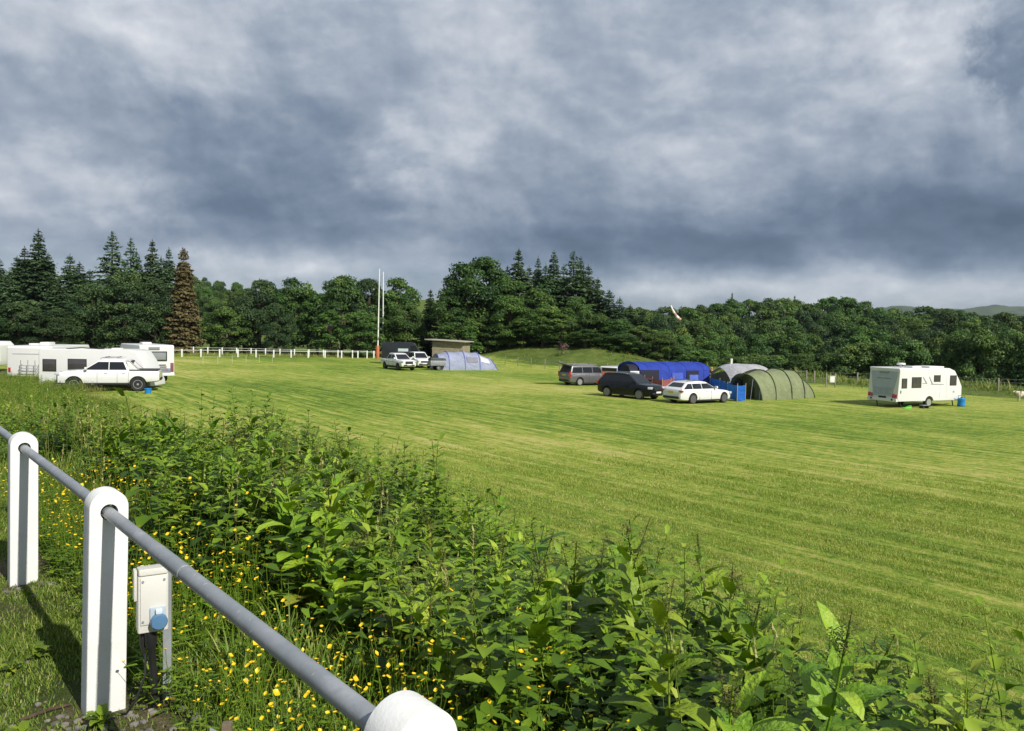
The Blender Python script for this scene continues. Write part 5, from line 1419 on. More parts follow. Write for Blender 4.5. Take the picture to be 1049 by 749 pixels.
    MB().tube([(0, 0, 3.0), tuple(dx + Vector((0, 0, 3.0)))], .06, n=8).build('crossbar', wp, t)
    # --- white pitch rails on the far side
    fence('pitch_rail_fence', 'nearer white post and rail fence along the far edge of the mown field', along(gp(-30, 364.5), gp(383, 367), 2.35), (.17, .10, 1.05), [(.9, .03)], [wp, wp])
    a = at_depth(110, 112); b = at_depth(376, 111)
    fence('boundary_fence', 'farther white post and rail fence close under the dark trees', along(a, b, 2.1), (.15, .10, 1.1), [(1.02, .035)], [wp, paint('rail_grey', (.42, .42, .38), .7)])
    # low tape fence with pale stakes
    pts = along(gp(208, 373.5), gp(279, 371.5), 2.0); c = pts[0]; t = thing('tape_fence', 'faint low rope on thin pale stakes in the field at left', 'fence', c)
    for p in pts: MB().tube([tuple(p - c), tuple(p - c + Vector((0, 0, .95)))], .018, n=5).build('stake', paint('stake_pale', (.55, .55, .40), .7), t)
    MB().tube([tuple(p - c + Vector((0, 0, .85))) for p in pts], .008, n=4).build('rope', paint('stake_pale', (.55, .55, .40), .7), t)
    # wire fences
    fence('wire_fence', 'thin wire fence with small posts along the foot of the grassy mound', along(gp(505, 373), gp(640, 384.5), 2.7), (.09, .09, 1.1), [(1.0, .006), (.7, .006), (.4, .006)], [gw, wire])
    fence('wire_fence', 'wire fence with wooden posts beyond the lone caravan on the right', along(gp(834, 392.0), gp(1075, 402.5), 3.6), (.12, .12, 1.15), [(1.05, .008), (.75, .008), (.45, .008)], [gw, wire])
    fence('wire_fence', 'short wire fence behind the blue frame tent and dome shelter', along(gp(655, 386.5), gp(826, 390.5), 3.2), (.10, .10, 1.1), [(1.0, .006), (.6, .006)], [gw, wire])
    # notice box on a post
    p = gp(850.5, 397.0); t = thing('post_box', 'white box fixed on a pale wooden post at the field edge', 'post box', p)
    for x in (-.38, .42): MB().box((x, 0, .62), (.10, .10, 1.3)).build('post', gw, t, bevel=.01)
    MB().box((.08, -.10, .72), (.42, .2, .52)).build('box', wp, t, bevel=.02); MB().box((.08, -.1, 1.0), (.48, .26, .05)).build('lid', wp, t, bevel=.01)
    p = at_depth(748.5, 78); z = z_at(748.5, 367.5, 78); t = thing('white_marker', 'white-capped marker post showing above the dome shelter', 'post', p)
    MB().lathe([(.001, 0), (.28, 0), (.28, z - p.z - .7), (.20, z - p.z - .5), (.001, z - p.z - .5)], 14).build('drum', paint('marker_grey', (.46, .48, .46), .7), t); MB().lathe([(.001, z - p.z - .5), (.12, z - p.z - .5), (.14, z - p.z), (.001, z - p.z)], 12).build('cap', wp, t)
    # windsock
    D = 92; p = at_depth(696.5, D); z1 = z_at(687, 313, D); t = thing('windsock', 'red and white windsock hanging from a thin grey pole before the wood', 'windsock', p)
    xo = Vector(CP + ray(687, 313) * D) - p; tip = Vector(CP + ray(697, 327.5) * D) - p
    MB().tube([(xo.x, xo.y, 0), (xo.x, xo.y, xo.z + .1)], .025, n=6).build('pole', paint('pole_dull', (.035, .05, .03), .8), t)
    rs = paint('sock_red', (.50, .26, .20), .8); ws = paint('sock_white', (.78, .72, .68), .8); dv = tip - xo
    for k in range(5):
        f0, f1 = k / 5, (k + 1) / 5; q0 = xo + dv * f0 + Vector((0, 0, -.25 * math.sin(f0 * 3))); q1 = xo + dv * f1 + Vector((0, 0, -.25 * math.sin(f1 * 3)))
        MB().tube([tuple(q0), tuple(q1)], [.09 + .12 * f0, .09 + .12 * f1], n=10).build('sock_band', ws if k in (0, 1, 3) else rs, t)
    # sheep lying by the fence at the right edge
    p = gp(1047.5, 411.5); t = thing('sheep', 'pale sheep standing in the rough grass at the right edge', 'sheep', p, R(172))
    sheep(t)

def sheep(t):
    wl = paint('fleece', (.62, .54, .44), .95, 0, .12, 14, bump=.8)
    pts = [(0, 0, .55), (.28, 0, .58), (.42, 0, .66), (.55, 0, .74), (.72, 0, .68), (-.32, 0, .56), (-.46, 0, .46), (.28, .13, .42), (.29, .13, .22), (.29, .13, .03), (.28, -.13, .42), (.30, -.13, .22), (.30, -.13, .03), (-.32, .13, .42), (-.38, .13, .22), (-.33, .13, .03), (-.32, -.13, .42), (-.38, -.13, .22), (-.33, -.13, .03)]
    ed = [(0, 1), (1, 2), (2, 3), (3, 4), (0, 5), (5, 6), (1, 7), (7, 8), (8, 9), (1, 10), (10, 11), (11, 12), (5, 13), (13, 14), (14, 15), (5, 16), (16, 17), (17, 18)]
    rad = [(.22, .22), (.20, .20), .12, .09, .05, (.20, .20), .06] + [.085, .045, .035] * 4
    skin_body('body', pts, ed, rad, wl, t)
    for sg in (1, -1): MB().ball((.52, sg * .11, .78), (.03, .075, .03), seg=8).build('ear', paint('ear_pink', (.50, .33, .27), .8), t)
# ------------------------------------------------------------------ foreground: rail, posts, hook-up box
POSTS = [(-3.05, 4.80), (-1.712, 3.23), (-0.176, 1.425)]
HOLE = .862; PH = .95; PW = .150; PD = .105

def worn_white():
    if 'worn_white' in MATS: return MATS['worn_white']
    m = paint('worn_white', (.73, .73, .71), .62, 0, .03, 5, .12, dirt=(.50, .49, .42), dscale=9, damt=.35)
    return m

def build_rail():
    wm = worn_white()
    d3 = Vector((POSTS[2][0] - POSTS[1][0], POSTS[2][1] - POSTS[1][1], 0)).normalized()
    labs = ['white concrete rail post farthest along, at the left edge', 'white concrete rail post in the middle, beside the hook-up box', 'white concrete rail post nearest, only its rounded top in view']
    tops = []
    for (x, y), lab, (lx, ly) in zip(POSTS, labs, [(-.008, 0), (-.016, 0), (0, 0)]):
        z0 = float(height(x, y)); prof = []
        for i in range(25):
            a = math.pi * i / 24; prof.append((PW / 2 * math.cos(a), PH - PW / 2 + PW / 2 * math.sin(a)))
        prof = [(PW / 2 * 1.02, -.25)] + prof + [(-PW / 2 * 1.02, -.25)]
        mb = MB(); n = 6
        # slightly wavy cast faces
        rings = [[(yy, p, zz) for p, zz in prof] for yy in (-PD / 2, PD / 2)]
        mb.loft(rings)
        o = mb.build('rail_post', wm, None, bevel=.007, seg=3)
        carve(o, [((0, 0, HOLE - .003), 'x', .034, .4)])
        o.location = (x, y, z0)
        az = math.atan2(d3.y, d3.x)
        o.rotation_euler = (Matrix.Rotation(lx, 4, Vector((math.sin(az) * 0, 1, 0)).normalized() * -1) @ Matrix.Rotation(az, 4, 'Z')).to_euler()
        tag(o, lab, 'post')
        tops.append(Vector((x - math.sin(lx) * HOLE, y, z0 + HOLE * math.cos(lx) - .008)))
    steel, nt, b = nmat('rail_steel'); L = nt.links.new
    tc = nt.nodes.new('ShaderNodeTexCoord'); n1 = N(nt, 'ShaderNodeTexNoise', Scale=9.0, Detail=6.0, Roughness=.65); L(tc.outputs['Object'], n1.inputs['Vector'])
    n2 = N(nt, 'ShaderNodeTexNoise', Scale=90.0, Detail=3.0); L(tc.outputs['Object'], n2.inputs['Vector'])
    r1 = ramp(nt, [(.3, (.25, .27, .285)), (.55, (.32, .34, .355)), (.75, (.42, .44, .45))], n1.outputs['Fac'])
    n4 = N(nt, 'ShaderNodeTexNoise', Scale=45.0, Detail=2.0, Roughness=.4); L(tc.outputs['Object'], n4.inputs['Vector'])
    r4 = ramp(nt, [(.70, (0, 0, 0)), (.74, (.8, .8, .8))], n4.outputs['Fac'])
    mx = N(nt, 'ShaderNodeMix', data_type='RGBA'); L(r4.outputs['Color'], mx.inputs[0]); L(r1.outputs['Color'], mx.inputs[6]); mx.inputs[7].default_value = (.45, .45, .44, 1)
    L(mx.outputs[2], b.inputs['Base Color'])
    b.inputs['Metallic'].default_value = .35; r2 = ramp(nt, [(.3, (.36,) * 3), (.7, (.55,) * 3)], n1.outputs['Fac']); L(r2.outputs['Color'], b.inputs['Roughness'])
    bp = N(nt, 'ShaderNodeBump', Strength=.12, Distance=.003); L(n2.outputs['Fac'], bp.inputs['Height']); L(bp.outputs['Normal'], b.inputs['Normal'])
    far = tops[0] + (tops[0] - tops[1]).normalized() * 7.0
    pts = [far, tops[0], tops[1], tops[2], tops[2] + (tops[2] - tops[1]).normalized() * 2.2]
    t = MB().tube(pts, .0248, n=24).build('handrail', steel, None, angle=50); tag(t, 'long grey galvanised steel rail threaded through the white posts', 'rail')
    dd = (tops[2] - tops[1]); q0 = tops[1] + dd * .30; q1 = tops[1] + dd * .44
    MB().tube([q0, q1], .0263, n=24).build('coupling_sleeve', steel, t, angle=50)
    # end post off to the left that carries the rail on
    return tops

def build_hookup():
    x, y = -1.500, 3.265; z0 = float(height(x, y))
    t = thing('hookup_box', 'cream electric hook-up box with blue socket on a galvanised stake', 'electric box', (x, y, z0), R(31))
    cr = paint('box_cream', (.56, .55, .50), .45, 0, .04, 6, .15, dirt=(.45, .43, .36), dscale=14, damt=.3); gal = paint('stake_galvanised', (.34, .36, .38), .5, .4, .12, 10, .1)
    # stake: a small angle section
    mb = MB(); mb.box((.045, .03, .22), (.036, .004, .86)); mb.box((.0612, .0465, .22), (.004, .037, .86)); mb.build('stake', gal, t, bevel=.001, seg=1)
    MB().box((-.022, -.03, .475), (.118, .085, .245)).build('housing', cr, t, bevel=.008, seg=3)
    MB().box((-.022, -.028, .606), (.112, .098, .028), rx=-.10).build('lid', cr, t, bevel=.007, seg=3)
    MB().box((-.088, -.035, .555), (.012, .052, .125)).build('side_latch', cr, t, bevel=.003)
    MB().box((-.021, -.0745, .49), (.100, .006, .20)).build('front_plate', paint('box_cream_light', (.61, .60, .56), .4, 0, .03), t, bevel=.002)
    for sx in (-.062, .020):
        for sz in (.405, .575): MB().lathe([(.001, -.003), (.005, -.003), (.005, .003), (.001, .003)], 8, axis='y', c=(sx, -.0785, sz)).build('screw', gal, t)
    s = MB(); s.box((-.005, -.0815, .425), (.062, .012, .072)); so = s.build('socket_plate', paint('socket_grey_blue', (.40, .48, .54), .4), t, bevel=.004)
    MB().lathe([(.001, .012), (.030, .012), (.033, .0), (.033, -.016), (.029, -.022), (.001, -.024)], 24, axis='y', c=(-.003, -.092, .405)).build('socket_cap', paint('socket_cap_blue', (.09, .20, .35), .35, 0, .08, coat=.3), so)
    MB().box((-.003, -.095, .447), (.026, .018, .020)).build('hinge', paint('hinge_white', (.62, .68, .72), .4), so, bevel=.003)
    rb = paint('cable_black', (.016, .016, .017), .55, 0, .2)
    MB().tube([(-.030, -.045, .36), (-.028, -.044, .30), (-.025, -.042, .28), (-.020, -.035, .20), (-.012, -.022, .08), (-.005, -.01, -.02)], [.025, .025, .016, .015, .014, .014], n=12).build('thick_cable', rb, t)
    MB().tube([(-.058, -.03, .36), (-.060, -.03, .30), (-.052, -.028, .25)], [.014, .012, .006], n=10).build('plug', rb, t)
    MB().tube([(-.048, -.03, .25), (-.05, -.05, .17), (-.085, -.07, .08), (-.12, -.05, .02), (-.17, 0, .005)], .0045, n=8).build('thin_cable', rb, t)
    # stub with a small plate at the bottom edge
    D = 2.42; p = at_depth(228, D); z1 = z_at(228, 740.5, D)
    t = thing('marker_stub', 'short wooden stub with a bent grey metal plate at the bottom edge', 'stake', p, R(10))
    h = z1 - p.z; MB().box((.012, 0, h / 2 - .05), (.030, .028, h + .1)).build('stub', paint('stub_wood', (.20, .15, .10), .9, 0, .2, 20, .5), t, bevel=.003)
    MB().loft([[(-.035, -.03, h - .25), (.0, -.018, h - .25)], [(-.035, -.03, h + .004), (-.004, -.018, h - .022)]], caps=False, closed=False).build('plate', gal, t)

# ------------------------------------------------------------------ plants of the bank
W_DOCK = [(0, (.040, .075, .007)), (.35, (.125, .215, .012)), (.65, (.24, .345, .020)), (.85, (.36, .42, .040)), (1, (.40, .32, .08))]
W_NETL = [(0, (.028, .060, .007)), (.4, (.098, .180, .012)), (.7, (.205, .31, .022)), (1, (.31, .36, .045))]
W_GRAS = [(0, (.065, .115, .012)), (.5, (.15, .23, .024)), (.8, (.25, .30, .05)), (1, (.42, .37, .15))]
W_SEED = [(0, (.045, .07, .015)), (.5, (.095, .105, .026)), (1, (.17, .105, .05))]

def tmpl_nettle(r, h=.85):
    p = PT(); bow = r.normal(0, .05)
    V, Q = stem((0, 0, 0), (r.normal(0, .06), r.normal(0, .06), h), .004, .002, bow, 3, 3); p.add(V, Q, .35)
    top = V[-3:].mean(0); k = int(h / .052); a = r.uniform(0, 6)
    for i in range(k):
        f = .12 + .88 * i / (k - 1); a += math.pi / 2 + r.normal(0, .15)
        Lf = (.135 - .075 * f ** 2) * r.uniform(.8, 1.2)
        for sd in (0, math.pi):
            b = r.normal(-.25 + .35 * f, .22)
            V, Q = blade(Lf, Lf * .62, (b + .45, b - .35), 2, .28, .08, 'heart', r); V[:, 0] += .02
            V = rotz(V, a + sd + r.normal(0, .12)); V[:, :2] += top[:2] * f; V[:, 0] += bow * math.sin(f * math.pi); V[:, 2] += h * f
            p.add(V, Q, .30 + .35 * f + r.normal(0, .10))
    return p.get()

def tmpl_grass(r, h=.35, n=9, wide=.006, dry=.1):
    p = PT()
    for i in range(n):
        Lb = h * r.uniform(.5, 1.15); V, Q = blade(Lb, wide * 2 * r.uniform(.7, 1.3), (r.uniform(1.15, 1.5), r.uniform(.1, 1.1)), 3, 0, 0, 'grass', r)
        V = rotz(V, r.uniform(0, 6.28)); V[:, :2] += r.normal(0, .035, 2)
        p.add(V, Q, np.clip(r.normal(.42, .16), 0, .8) if r.random() > dry else r.uniform(.8, 1))
    return p.get()

def tmpl_turf(r, h=.04, n=14, wide=.003, spread=.06, dry=.2):
    p = PT()
    for i in range(n):
        a = r.uniform(0, 6.28); l = h * r.uniform(.5, 1.3); b = r.uniform(.15, 1.1) * l; w = wide * r.uniform(.7, 1.4)
        V = np.array([(0, -w, 0), (0, w, 0), (b, w * .25, l), (b, -w * .25, l)]); V = rotz(V, a); V[:, :2] += r.normal(0, spread, 2)
        p.add(V, [(0, 1, 2, 3)], np.clip(r.normal(.42, .18), 0, .8) if r.random() > dry else r.uniform(.75, 1))
    return p.get()

def tmpl_seedgrass(r, h=.75):
    p = PT()
    for i in range(4):
        e = r.normal(0, .10, 2); hh = h * r.uniform(.7, 1.1); V, Q = stem((0, 0, 0), (e[0], e[1], hh), .0022, .0012, r.normal(0, .04), 3, 3); p.add(V, Q, .78)
        for j in range(8):
            f = 1 - .022 * j; V, Q = blade(.035, .012, (1.2, .9), 1, 0, 0, 'grass', r); V = rotz(V, r.uniform(0, 6.28)); V += np.array([e[0] * f, e[1] * f, hh * f]); p.add(V, Q, .92)
    V, Q, t, m = tmpl_grass(r, .35, 6); p.add(V, Q, t)
    return p.get()

def tmpl_buttercup(r, h=.32):
    """material 0 leaf, 1 yellow petals"""
    p = PT()
    for i in range(r.integers(2, 5)):
        e = r.normal(0, .09, 2); hh = h * r.uniform(.6, 1.15)
        V, Q = stem((0, 0, 0), (e[0], e[1], hh), .0018, .0012, r.normal(0, .02), 2, 3); p.add(V, Q, .5)
        tl = r.normal(0, .35, 2); rr = r.uniform(.0065, .0098); an = np.arange(8) * np.pi / 4
        V = np.stack([rr * np.cos(an) * np.where(np.arange(8) % 2, .9, 1.08), rr * np.sin(an) * np.where(np.arange(8) % 2, .9, 1.08), np.full(8, .004)], 1)
        V = np.concatenate([V, V * np.array([.45, .45, 0])]); V[:, 2] += V[:, 0] * tl[0] + V[:, 1] * tl[1]; V += np.array([e[0], e[1], hh])
        p.add(V, [(q, (q + 1) % 8, 8 + (q + 1) % 8, 8 + q) for q in range(8)] + [(8, 9, 10, 11), (8, 11, 12, 15), (12, 13, 14, 15)], r.uniform(.3, .9), 1)
    for i in range(13):
        Lf = r.uniform(.03, .065); V, Q = blade(Lf, Lf * .8, (r.uniform(.1, .6), -.2), 1, .1, .2, 'heart', r); V[:, 0] += r.uniform(.01, .06); V = rotz(V, r.uniform(0, 6.28)); V[:, 2] += r.uniform(.02, .17); p.add(V, Q, r.normal(.45, .15))
    return p.get()

def tmpl_clutter(r, h=.4):
    """mixed small leaves filling the gaps low down"""
    p = PT()
    for i in range(16):
        Lf = r.uniform(.04, .11); V, Q = blade(Lf, Lf * r.uniform(.35, .75), (r.uniform(-.2, .8), r.uniform(-.7, .2)), 2, .2, .15, 'leaf', r)
        V = rotz(V, r.uniform(0, 6.28)); V += np.array([*r.normal(0, .12, 2), h * r.uniform(.05, 1)]); p.add(V, Q, np.clip(r.normal(.40, .17), 0, 1))
    return p.get()

def dock_parts(r, tall=True):
    """three templates: big leaves, stems with smaller leaves, seed heads"""
    lv, sts, sds = PT(), [], []
    for i in range(r.integers(9, 15)):
        Lf = r.uniform(.14, .30); b = r.uniform(.7, 1.45)
        pet = r.uniform(.06, .2); a = r.uniform(0, 6.28)
        V, Q = blade(Lf, Lf * r.uniform(.42, .60), (b, b - r.uniform(.9, 1.9)), 6, .20, .15, 'dock', r)
        dx, dz = pet * math.cos(b + .2), pet * math.sin(b + .2)
        V[:, 0] += dx; V[:, 2] += dz + .03; V = rotz(V, a); lv.add(V, Q, np.clip(r.normal(.55, .17) + (.3 if r.random() < .08 else 0), 0, 1))
        S, Q = stem((0, 0, 0), (dx * math.cos(a), dx * math.sin(a), dz + .03), .0045, .003, 0, 1, 3); lv.add(S, Q, .5)
    if tall:
        for i in range(r.integers(1, 4)):
            st, sd = PT(), PT(); sts.append(st); sds.append(sd)
            e = r.normal(0, .12, 2); hh = r.uniform(.55, .86); V, Q = stem((0, 0, 0), (e[0], e[1], hh), .0065, .003, r.normal(0, .03), 3, 4); st.add(V, Q, .45)
            n = r.integers(18, 25); a = r.uniform(0, 6.28)
            for j in range(n):
                f = .12 + .80 * j / n; a += 2.4; Lf = (.26 - .16 * f) * r.uniform(.8, 1.3); b = r.uniform(.2, 1.0)
                V, Q = blade(Lf, Lf * r.uniform(.34, .48), (b + .25, b - r.uniform(.3, 1.2)), 5, .22, .14, 'dock', r); V[:, 0] += .02; V = rotz(V, a); V += np.array([e[0] * f, e[1] * f, hh * f]); st.add(V, Q, np.clip(r.normal(.5, .15), 0, 1))
            for br in (r.choice([0, 1, 2]), 3):
                a = r.uniform(0, 6.28); f0 = .66 + .07 * br; Lb = (.24 - .03 * br) * r.uniform(.7, 1.2) if br < 3 else 0
                p0 = np.array([e[0] * f0, e[1] * f0, hh * f0]); p1 = p0 + np.array([math.cos(a) * Lb * .30, math.sin(a) * Lb * .30, Lb]) if br < 3 else np.array([e[0], e[1], hh * 1.02])
                V, Q = stem(p0, p1, .003, .0015, 0, 1, 3); sd.add(V, Q, .3)
                for q in range(60):
                    f = r.uniform(.2, 1); c = p0 + (p1 - p0) * f + r.normal(0, .013, 3); V, Q = blade(.020, .016, (r.uniform(-.5, 1), 0), 1, .2, 0, 'heart', r); V = rotz(V, r.uniform(0, 6.28)); sd.add(V + c, Q, r.normal(.45, .25))
    return lv, sts, sds

def mesh_of(name, pt, mats):
    V, Q, t, m = pt.get() if isinstance(pt, PT) else pt
    return np_mesh(name, V, Q, tq=t, mq=m, mats=mats)

def build_plants():
    r = np.random.default_rng(77)
    mdock = leafmat('dock_leaf', W_DOCK, .18, .46, .38, mottle=.45, mscale=14, each=.32, crinkle=1.0); mnet = leafmat('nettle_leaf', W_NETL, .20, .5, .3); mgr = leafmat('grass_blade', W_GRAS, .28, .5, .3)
    mseed = leafmat('dock_seed', W_SEED, .1, .8, .1, tcol=(1, .8, .5)); myel = leafmat('buttercup_petal', [(0, (.62, .40, .008)), (.5, (.78, .55, .012)), (1, (.86, .66, .03))], .2, .35, .4, tcol=(1, .9, .3))
    def pts(n, u0, u1, s0, s1, zoff=.3, dmin=0, dmax=1e9, mx=70):
        u = r.uniform(u0, u1, n); s = r.uniform(s0, s1, n); X = u * TN[0] + s * TT[0]; Y = u * TN[1] + s * TT[1]
        P = np.stack([X, Y, height(X, Y)], 1); d = np.hypot(X, Y)
        k = in_view(P + np.array([0, 0, zoff]), mx, 110) & (d > dmin) & (d < dmax)
        return P[k], u[k], s[k]
    def stuff(name, arr, mats):
        V, Q, t, m = arr; o = np_obj(name, np_mesh(name, V, Q, tq=t, mq=m, mats=mats)); tag(o, kind='stuff'); return o
    # weediness: full on the slope, from the buttercup strip to the mown edge
    edge = lambda s: 8.3 + .5 * np.sin(s * .55) + .35 * np.sin(s * 1.3 + 2)
    def keep(P, u, s, lo=1.75):
        return (u > lo + .25 * np.sin(s * 2.1) + .2 * np.sin(s * .9)) & (u < edge(s))
    nts = [tmpl_nettle(np.random.default_rng(200 + i), h) for i, h in enumerate((.88, .74, .6, .8, .5))]
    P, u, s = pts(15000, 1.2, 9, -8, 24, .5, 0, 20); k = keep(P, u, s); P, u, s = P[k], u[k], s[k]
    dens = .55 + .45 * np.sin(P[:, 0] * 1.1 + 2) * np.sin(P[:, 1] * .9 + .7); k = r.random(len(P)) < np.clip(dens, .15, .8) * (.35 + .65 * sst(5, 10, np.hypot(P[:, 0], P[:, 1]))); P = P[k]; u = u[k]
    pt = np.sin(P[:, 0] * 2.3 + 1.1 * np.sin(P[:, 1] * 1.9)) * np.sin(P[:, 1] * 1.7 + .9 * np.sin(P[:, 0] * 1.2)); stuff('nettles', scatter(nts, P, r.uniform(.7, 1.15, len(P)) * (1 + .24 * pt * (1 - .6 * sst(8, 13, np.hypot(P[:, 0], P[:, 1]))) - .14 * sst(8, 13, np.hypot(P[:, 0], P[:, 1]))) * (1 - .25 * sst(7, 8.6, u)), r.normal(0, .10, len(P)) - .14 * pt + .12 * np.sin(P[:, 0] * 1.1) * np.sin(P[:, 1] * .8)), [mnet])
    P, u, s = pts(26000, 1.6, 9.5, 14, 62, .5, 20, 60); k = keep(P, u, s, 1.2); P = P[k]
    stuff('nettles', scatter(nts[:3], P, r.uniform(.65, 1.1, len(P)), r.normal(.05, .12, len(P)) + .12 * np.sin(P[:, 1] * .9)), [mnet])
    cl = [tmpl_clutter(np.random.default_rng(300 + i), h) for i, h in enumerate((.35, .5, .28))]
    P, u, s = pts(14000, 1.2, 9, -8, 24, .2, 0, 20); k = keep(P, u, s, 1.65); P = P[k]
    stuff('low_weeds', scatter(cl, P, r.uniform(.7, 1.3, len(P)), r.normal(-.2, .1, len(P))), [mnet])  # low leaves tinted darker, painting in the shade between the plants
    # long grass with seed heads among the weeds and along their outer edge
    sg = [tmpl_seedgrass(np.random.default_rng(400 + i), h) for i, h in enumerate((.8, .65, .95))]
    P, u, s = pts(7500, 1.3, 9.3, -8, 60, .4, 0, 60); k = r.random(len(P)) < .22 + .5 * sst(6.5, 8.5, u) + .6 * sst(14, 24, s); P = P[k]
    stuff('long_grass', scatter(sg, P, r.uniform(.6, 1.1, len(P)), r.normal(0, .1, len(P))), [mgr])
    # grass and buttercups between the rail and the weeds
    gt = [tmpl_grass(np.random.default_rng(500 + i), h, 10) for i, h in enumerate((.22, .30, .17))]
    P, u, s = pts(6000, 1.0, 2.4, -3, 20, .2, 0, 18)
    sc = r.uniform(.55, 1.1, len(P)) * (.45 + .55 * sst(.9, 1.35, u)); stuff('rough_grass', scatter(gt, P, sc, r.normal(0, .08, len(P))), [mgr])
    bt = [tmpl_buttercup(np.random.default_rng(600 + i), h) for i, h in enumerate((.34, .42, .28, .38))]
    P, u, s = pts(8000, .92, 2.5, -3, 8, .3, 0, 8); k = r.random(len(P)) < np.clip(.42 + .5 * np.sin(P[:, 0] * 2.6 + 1) * np.sin(P[:, 1] * 2.2), .08, .9) * (1 - sst(1.5, 2.4, u)); P = P[k]
    stuff('buttercups', scatter(bt, P, r.uniform(.8, 1.15, len(P)), r.normal(0, .08, len(P))), [mnet, myel])
    P, u, s = pts(2600, 1.0, 3.2, 8, 30, .3, 8, 30); k = np.sin(P[:, 0] * .8) * np.sin(P[:, 1] * .55 + 1) > .45; P = P[k]
    stuff('buttercups', scatter(bt, P, r.uniform(1.0, 1.4, len(P)), r.normal(0, .08, len(P))), [mnet, myel])
    # low turf, thin on the trodden path side of the rail
    lt = [tmpl_turf(np.random.default_rng(700 + i), h, 26, .0022, .05, .15) for i, h in enumerate((.016, .024, .011))]
    P, u, s = pts(34000, -.5, 1.25, 1, 16, .05, 0, 16); k = r.random(len(P)) < np.clip(.62 + .7 * np.sin(P[:, 0] * 3 + 1.5 * np.sin(P[:, 1] * 2)) * np.sin(P[:, 1] * 3.4), .06, 1) * np.clip(np.min([np.hypot(P[:, 0] - a, P[:, 1] - b) for a, b in ((-1.78, 3.08), (-3.1, 4.72))], 0) / .22, .08, 1); P = P[k]
    stuff('short_turf', scatter(lt, P, r.uniform(.7, 1.3, len(P)), r.normal(-.10, .14, len(P))), [mgr])
    # gravel round the post feet
    gm = paint('gravel_stone', (.17, .155, .13), .9, 0, .4, 9)
    bm = bmesh.new()
    for cx, cy, n, sp in ((-1.80, 3.05, 70, .17), (-3.12, 4.72, 50, .17), (-1.45, 3.15, 25, .13), (-2.4, 3.3, 20, .4)):
        for i in range(n):
            x, y = cx + r.normal(0, sp), cy + r.normal(0, sp * .7); sz = r.uniform(.006, .020)
            bmesh.ops.create_icosphere(bm, subdivisions=1, radius=sz, matrix=Matrix.Translation((x, y, float(height(x, y)) + sz * .25)) @ Matrix.Rotation(r.uniform(0, 6), 4, 'Z') @ Matrix.Diagonal((1.3, 1, .65, 1)))
    me = bpy.data.meshes.new('gravel'); bm.to_mesh(me); bm.free(); me.materials.append(gm); o = np_obj('gravel', me); tag(o, kind='stuff')
    p = gp(20, 741); q = gp(72, 724)
    o = MB().tube([tuple(p + Vector((0, 0, .012))), tuple(p.lerp(q, .5) + Vector((.01, .01, .018))), tuple(q + Vector((0, 0, .01)))], [.008, .007, .005], n=7).build('twig', paint('twig_brown', (.085, .05, .033), .9, 0, .3, 20)); tag(o, 'thin brown twig lying on the stones at the foot of the middle post', 'twig')
    # mown stubble of the field, where it is near enough to be seen as blades
    st = [tmpl_turf(np.random.default_rng(800 + i), h, 16, .0026, .09, .22) for i, h in enumerate((.024, .032, .019))]
    P, u, s = pts(420000, 8.3, 32, -14, 30, 0, 0, 30, 30); d = np.hypot(P[:, 0], P[:, 1])
    row = sum(w * np.sin(2 * math.pi * f * u + ph + .9 * np.sin(s * g + ph)) for f, w, ph, g in ((.31, .5, 1.0, .11), (.57, .6, 2.2, .17), (.93, .7, .4, .23), (1.43, .8, 4.0, .19), (2.1, .7, 5.2, .31)))
    row = np.clip(.5 + .33 * row, 0, 1)
    k = r.random(len(P)) < (.10 + .75 * row ** 1.5) * np.clip(1 - (d - 13) / 17, 0, 1) * (.25 + .75 * sst(8.6, 9.8, u))
    P, u, s, d, row = P[k], u[k], s[k], d[k], row[k]
    pat = np.sin(P[:, 0] * .9 + np.sin(P[:, 1] * .6)) * np.sin(P[:, 1] * .7 + 1)
    stuff('mown_grass', scatter(st, P, r.uniform(.7, 1.3, len(P)) * (.65 + .8 * row) * np.clip(d / 16, 1, 1.5), r.normal(.13, .10, len(P)) - .20 * (row - .5) + .10 * pat), [leafmat('stubble_blade', [(0, (.085, .16, .016)), (.35, (.182, .272, .03)), (.6, (.28, .352, .046)), (.85, (.38, .41, .085)), (1, (.52, .46, .2))], .25, .55, .25)])
    # rough grass beyond the mown field
    rg = [tmpl_grass(np.random.default_rng(900 + i), h, 9, .018, .15) for i, h in enumerate((.55, .75, .4))]
    x = r.uniform(-4, 70, 16000); y = r.uniform(40, 118, 16000); e = (x + y - 98) / 1.414; k = (e > 1.5) & (e < 21); x, y = x[k], y[k]
    P = np.stack([x, y, height(x, y)], 1); P = P[in_view(P, 30, 30)]
    stuff('long_grass', scatter(rg, P, r.uniform(.6, 1.3, len(P)) * (.75 + .5 * np.sin(P[:, 0] * .6)) * (.35 + .65 * sst(6, 22, P[:, 0])), r.normal(0, .13, len(P)) + .12 * np.sin(P[:, 0] * .4) * np.sin(P[:, 1] * .5)), [mgr])
    x = r.uniform(-75, -2, 6000); y = r.normal(0, 1, 6000); a = gp(-30, 364); b = gp(383, 366.5); f = (x + 75) / 73; P = np.stack([a.x + (b.x - a.x) * f, a.y + (b.y - a.y) * f + np.abs(y) * 5 + .4], 1); P = np.concatenate([P, height(P[:, 0], P[:, 1])[:, None]], 1)
    stuff('long_grass', scatter(rg, P, r.uniform(.4, .8, len(P)), r.normal(.15, .13, len(P))), [mgr])
    # ------- docks: each plant a thing
    kinds = []
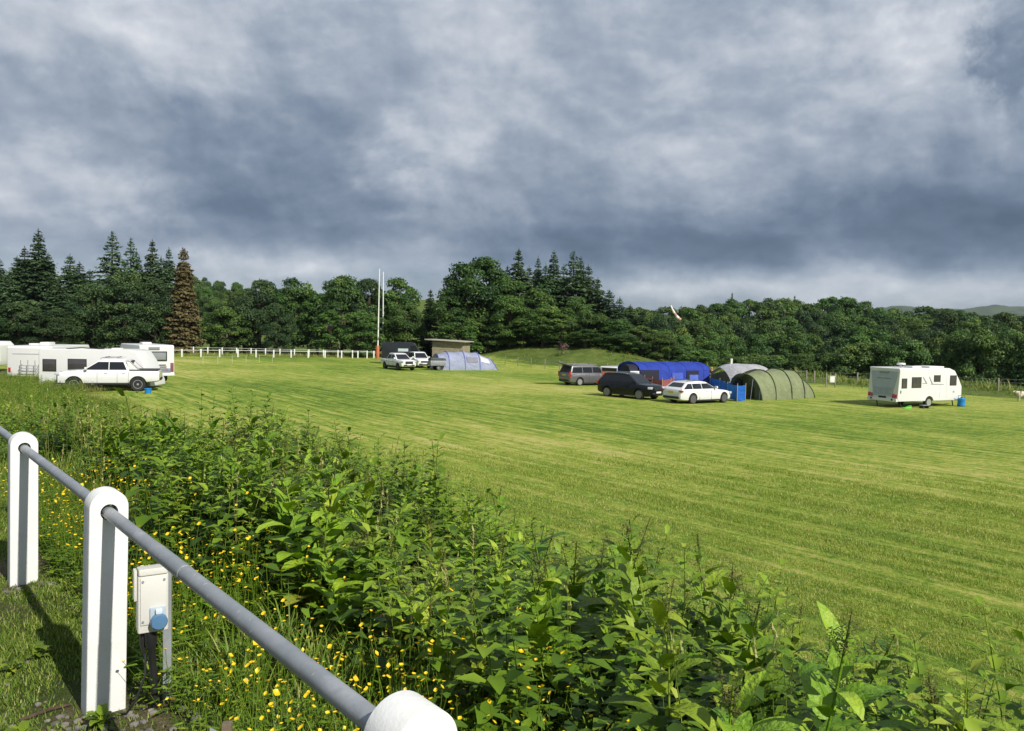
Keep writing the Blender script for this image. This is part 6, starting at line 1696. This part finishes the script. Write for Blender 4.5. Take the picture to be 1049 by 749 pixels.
    for i in range(7):
        lv, st_, sd = dock_parts(np.random.default_rng(1000 + i), i < 6)
        root = thing('dock_plant', 'broad-leaved dock plant', 'weed', (0, 0, -300)); np_obj('leaf_rosette', mesh_of('leaf_rosette', lv, [mdock]), root)
        for a_, b_ in zip(st_, sd): np_obj('leafy_stem', mesh_of('leafy_stem', a_, [mdock]), root); np_obj('seed_head', mesh_of('seed_head', b_, [mseed]), root)
        kinds.append(root)
    used = set(); cnt = 0
    def put(k, x, y, rz, sc, lab, grp):
        loc = (x, y, float(height(x, y)) - .01); p = kinds[k]
        if p.name not in used:
            used.add(p.name); KIDS[p.name] = [(c, []) for c in p.children]; p.location = loc; p.rotation_euler = (0, 0, rz); p.scale = sc
            p['label'] = lab
            if grp: p['group'] = grp
            return p
        return copy_thing(p, loc, rz, sc, lab, grp)
    P, u, s = pts(2600, 1.9, 8.4, -8, 22, .4, 0, 20); k = keep(P, u, s, 1.65); P, u, s = P[k], u[k], s[k]
    ok = []
    for q in P:
        if all((q[0] - o[0]) ** 2 + (q[1] - o[1]) ** 2 > .29 ** 2 for o in ok): ok.append(q)
    ok = sorted(ok, key=lambda q: q[0] ** 2 + q[1] ** 2)[:285]
    for q in ok:
        sc = r.uniform(.74, 1.18) * (1 - .25 * float(sst(7, 13, math.hypot(q[0], q[1])))); put(int(r.integers(0, 6)), q[0], q[1], r.uniform(0, 6.28), (sc, sc, sc * r.uniform(.9, 1.1)), 'leafy dock plant with rusty seed heads growing in the weedy bank', 'dock plants on the weedy bank')
    for (px, py, sc, lab) in [(38, 676, .26, 'young dock seedling in the shadow between the two left white posts'), (104, 746, .27, 'small dock at the foot of the middle white post'), (12, 690, .2, 'smallest dock seedling by the left edge'), (22, 762, .25, 'dock seedling in the bottom left corner'), (206, 640, .5, 'stemless dock among the buttercups right of the hook-up box')]:
        q = gp(px, py); put(6, q.x, q.y, r.uniform(0, 6.28), (sc, sc, sc), lab, None)
# ------------------------------------------------------------------ build everything
build_world(); build_light(); build_camera(); build_render()
build_ground(); build_hills()
build_rail(); build_hookup()
build_vehicles(); build_camp()
build_haze(); build_trees(); build_plants()
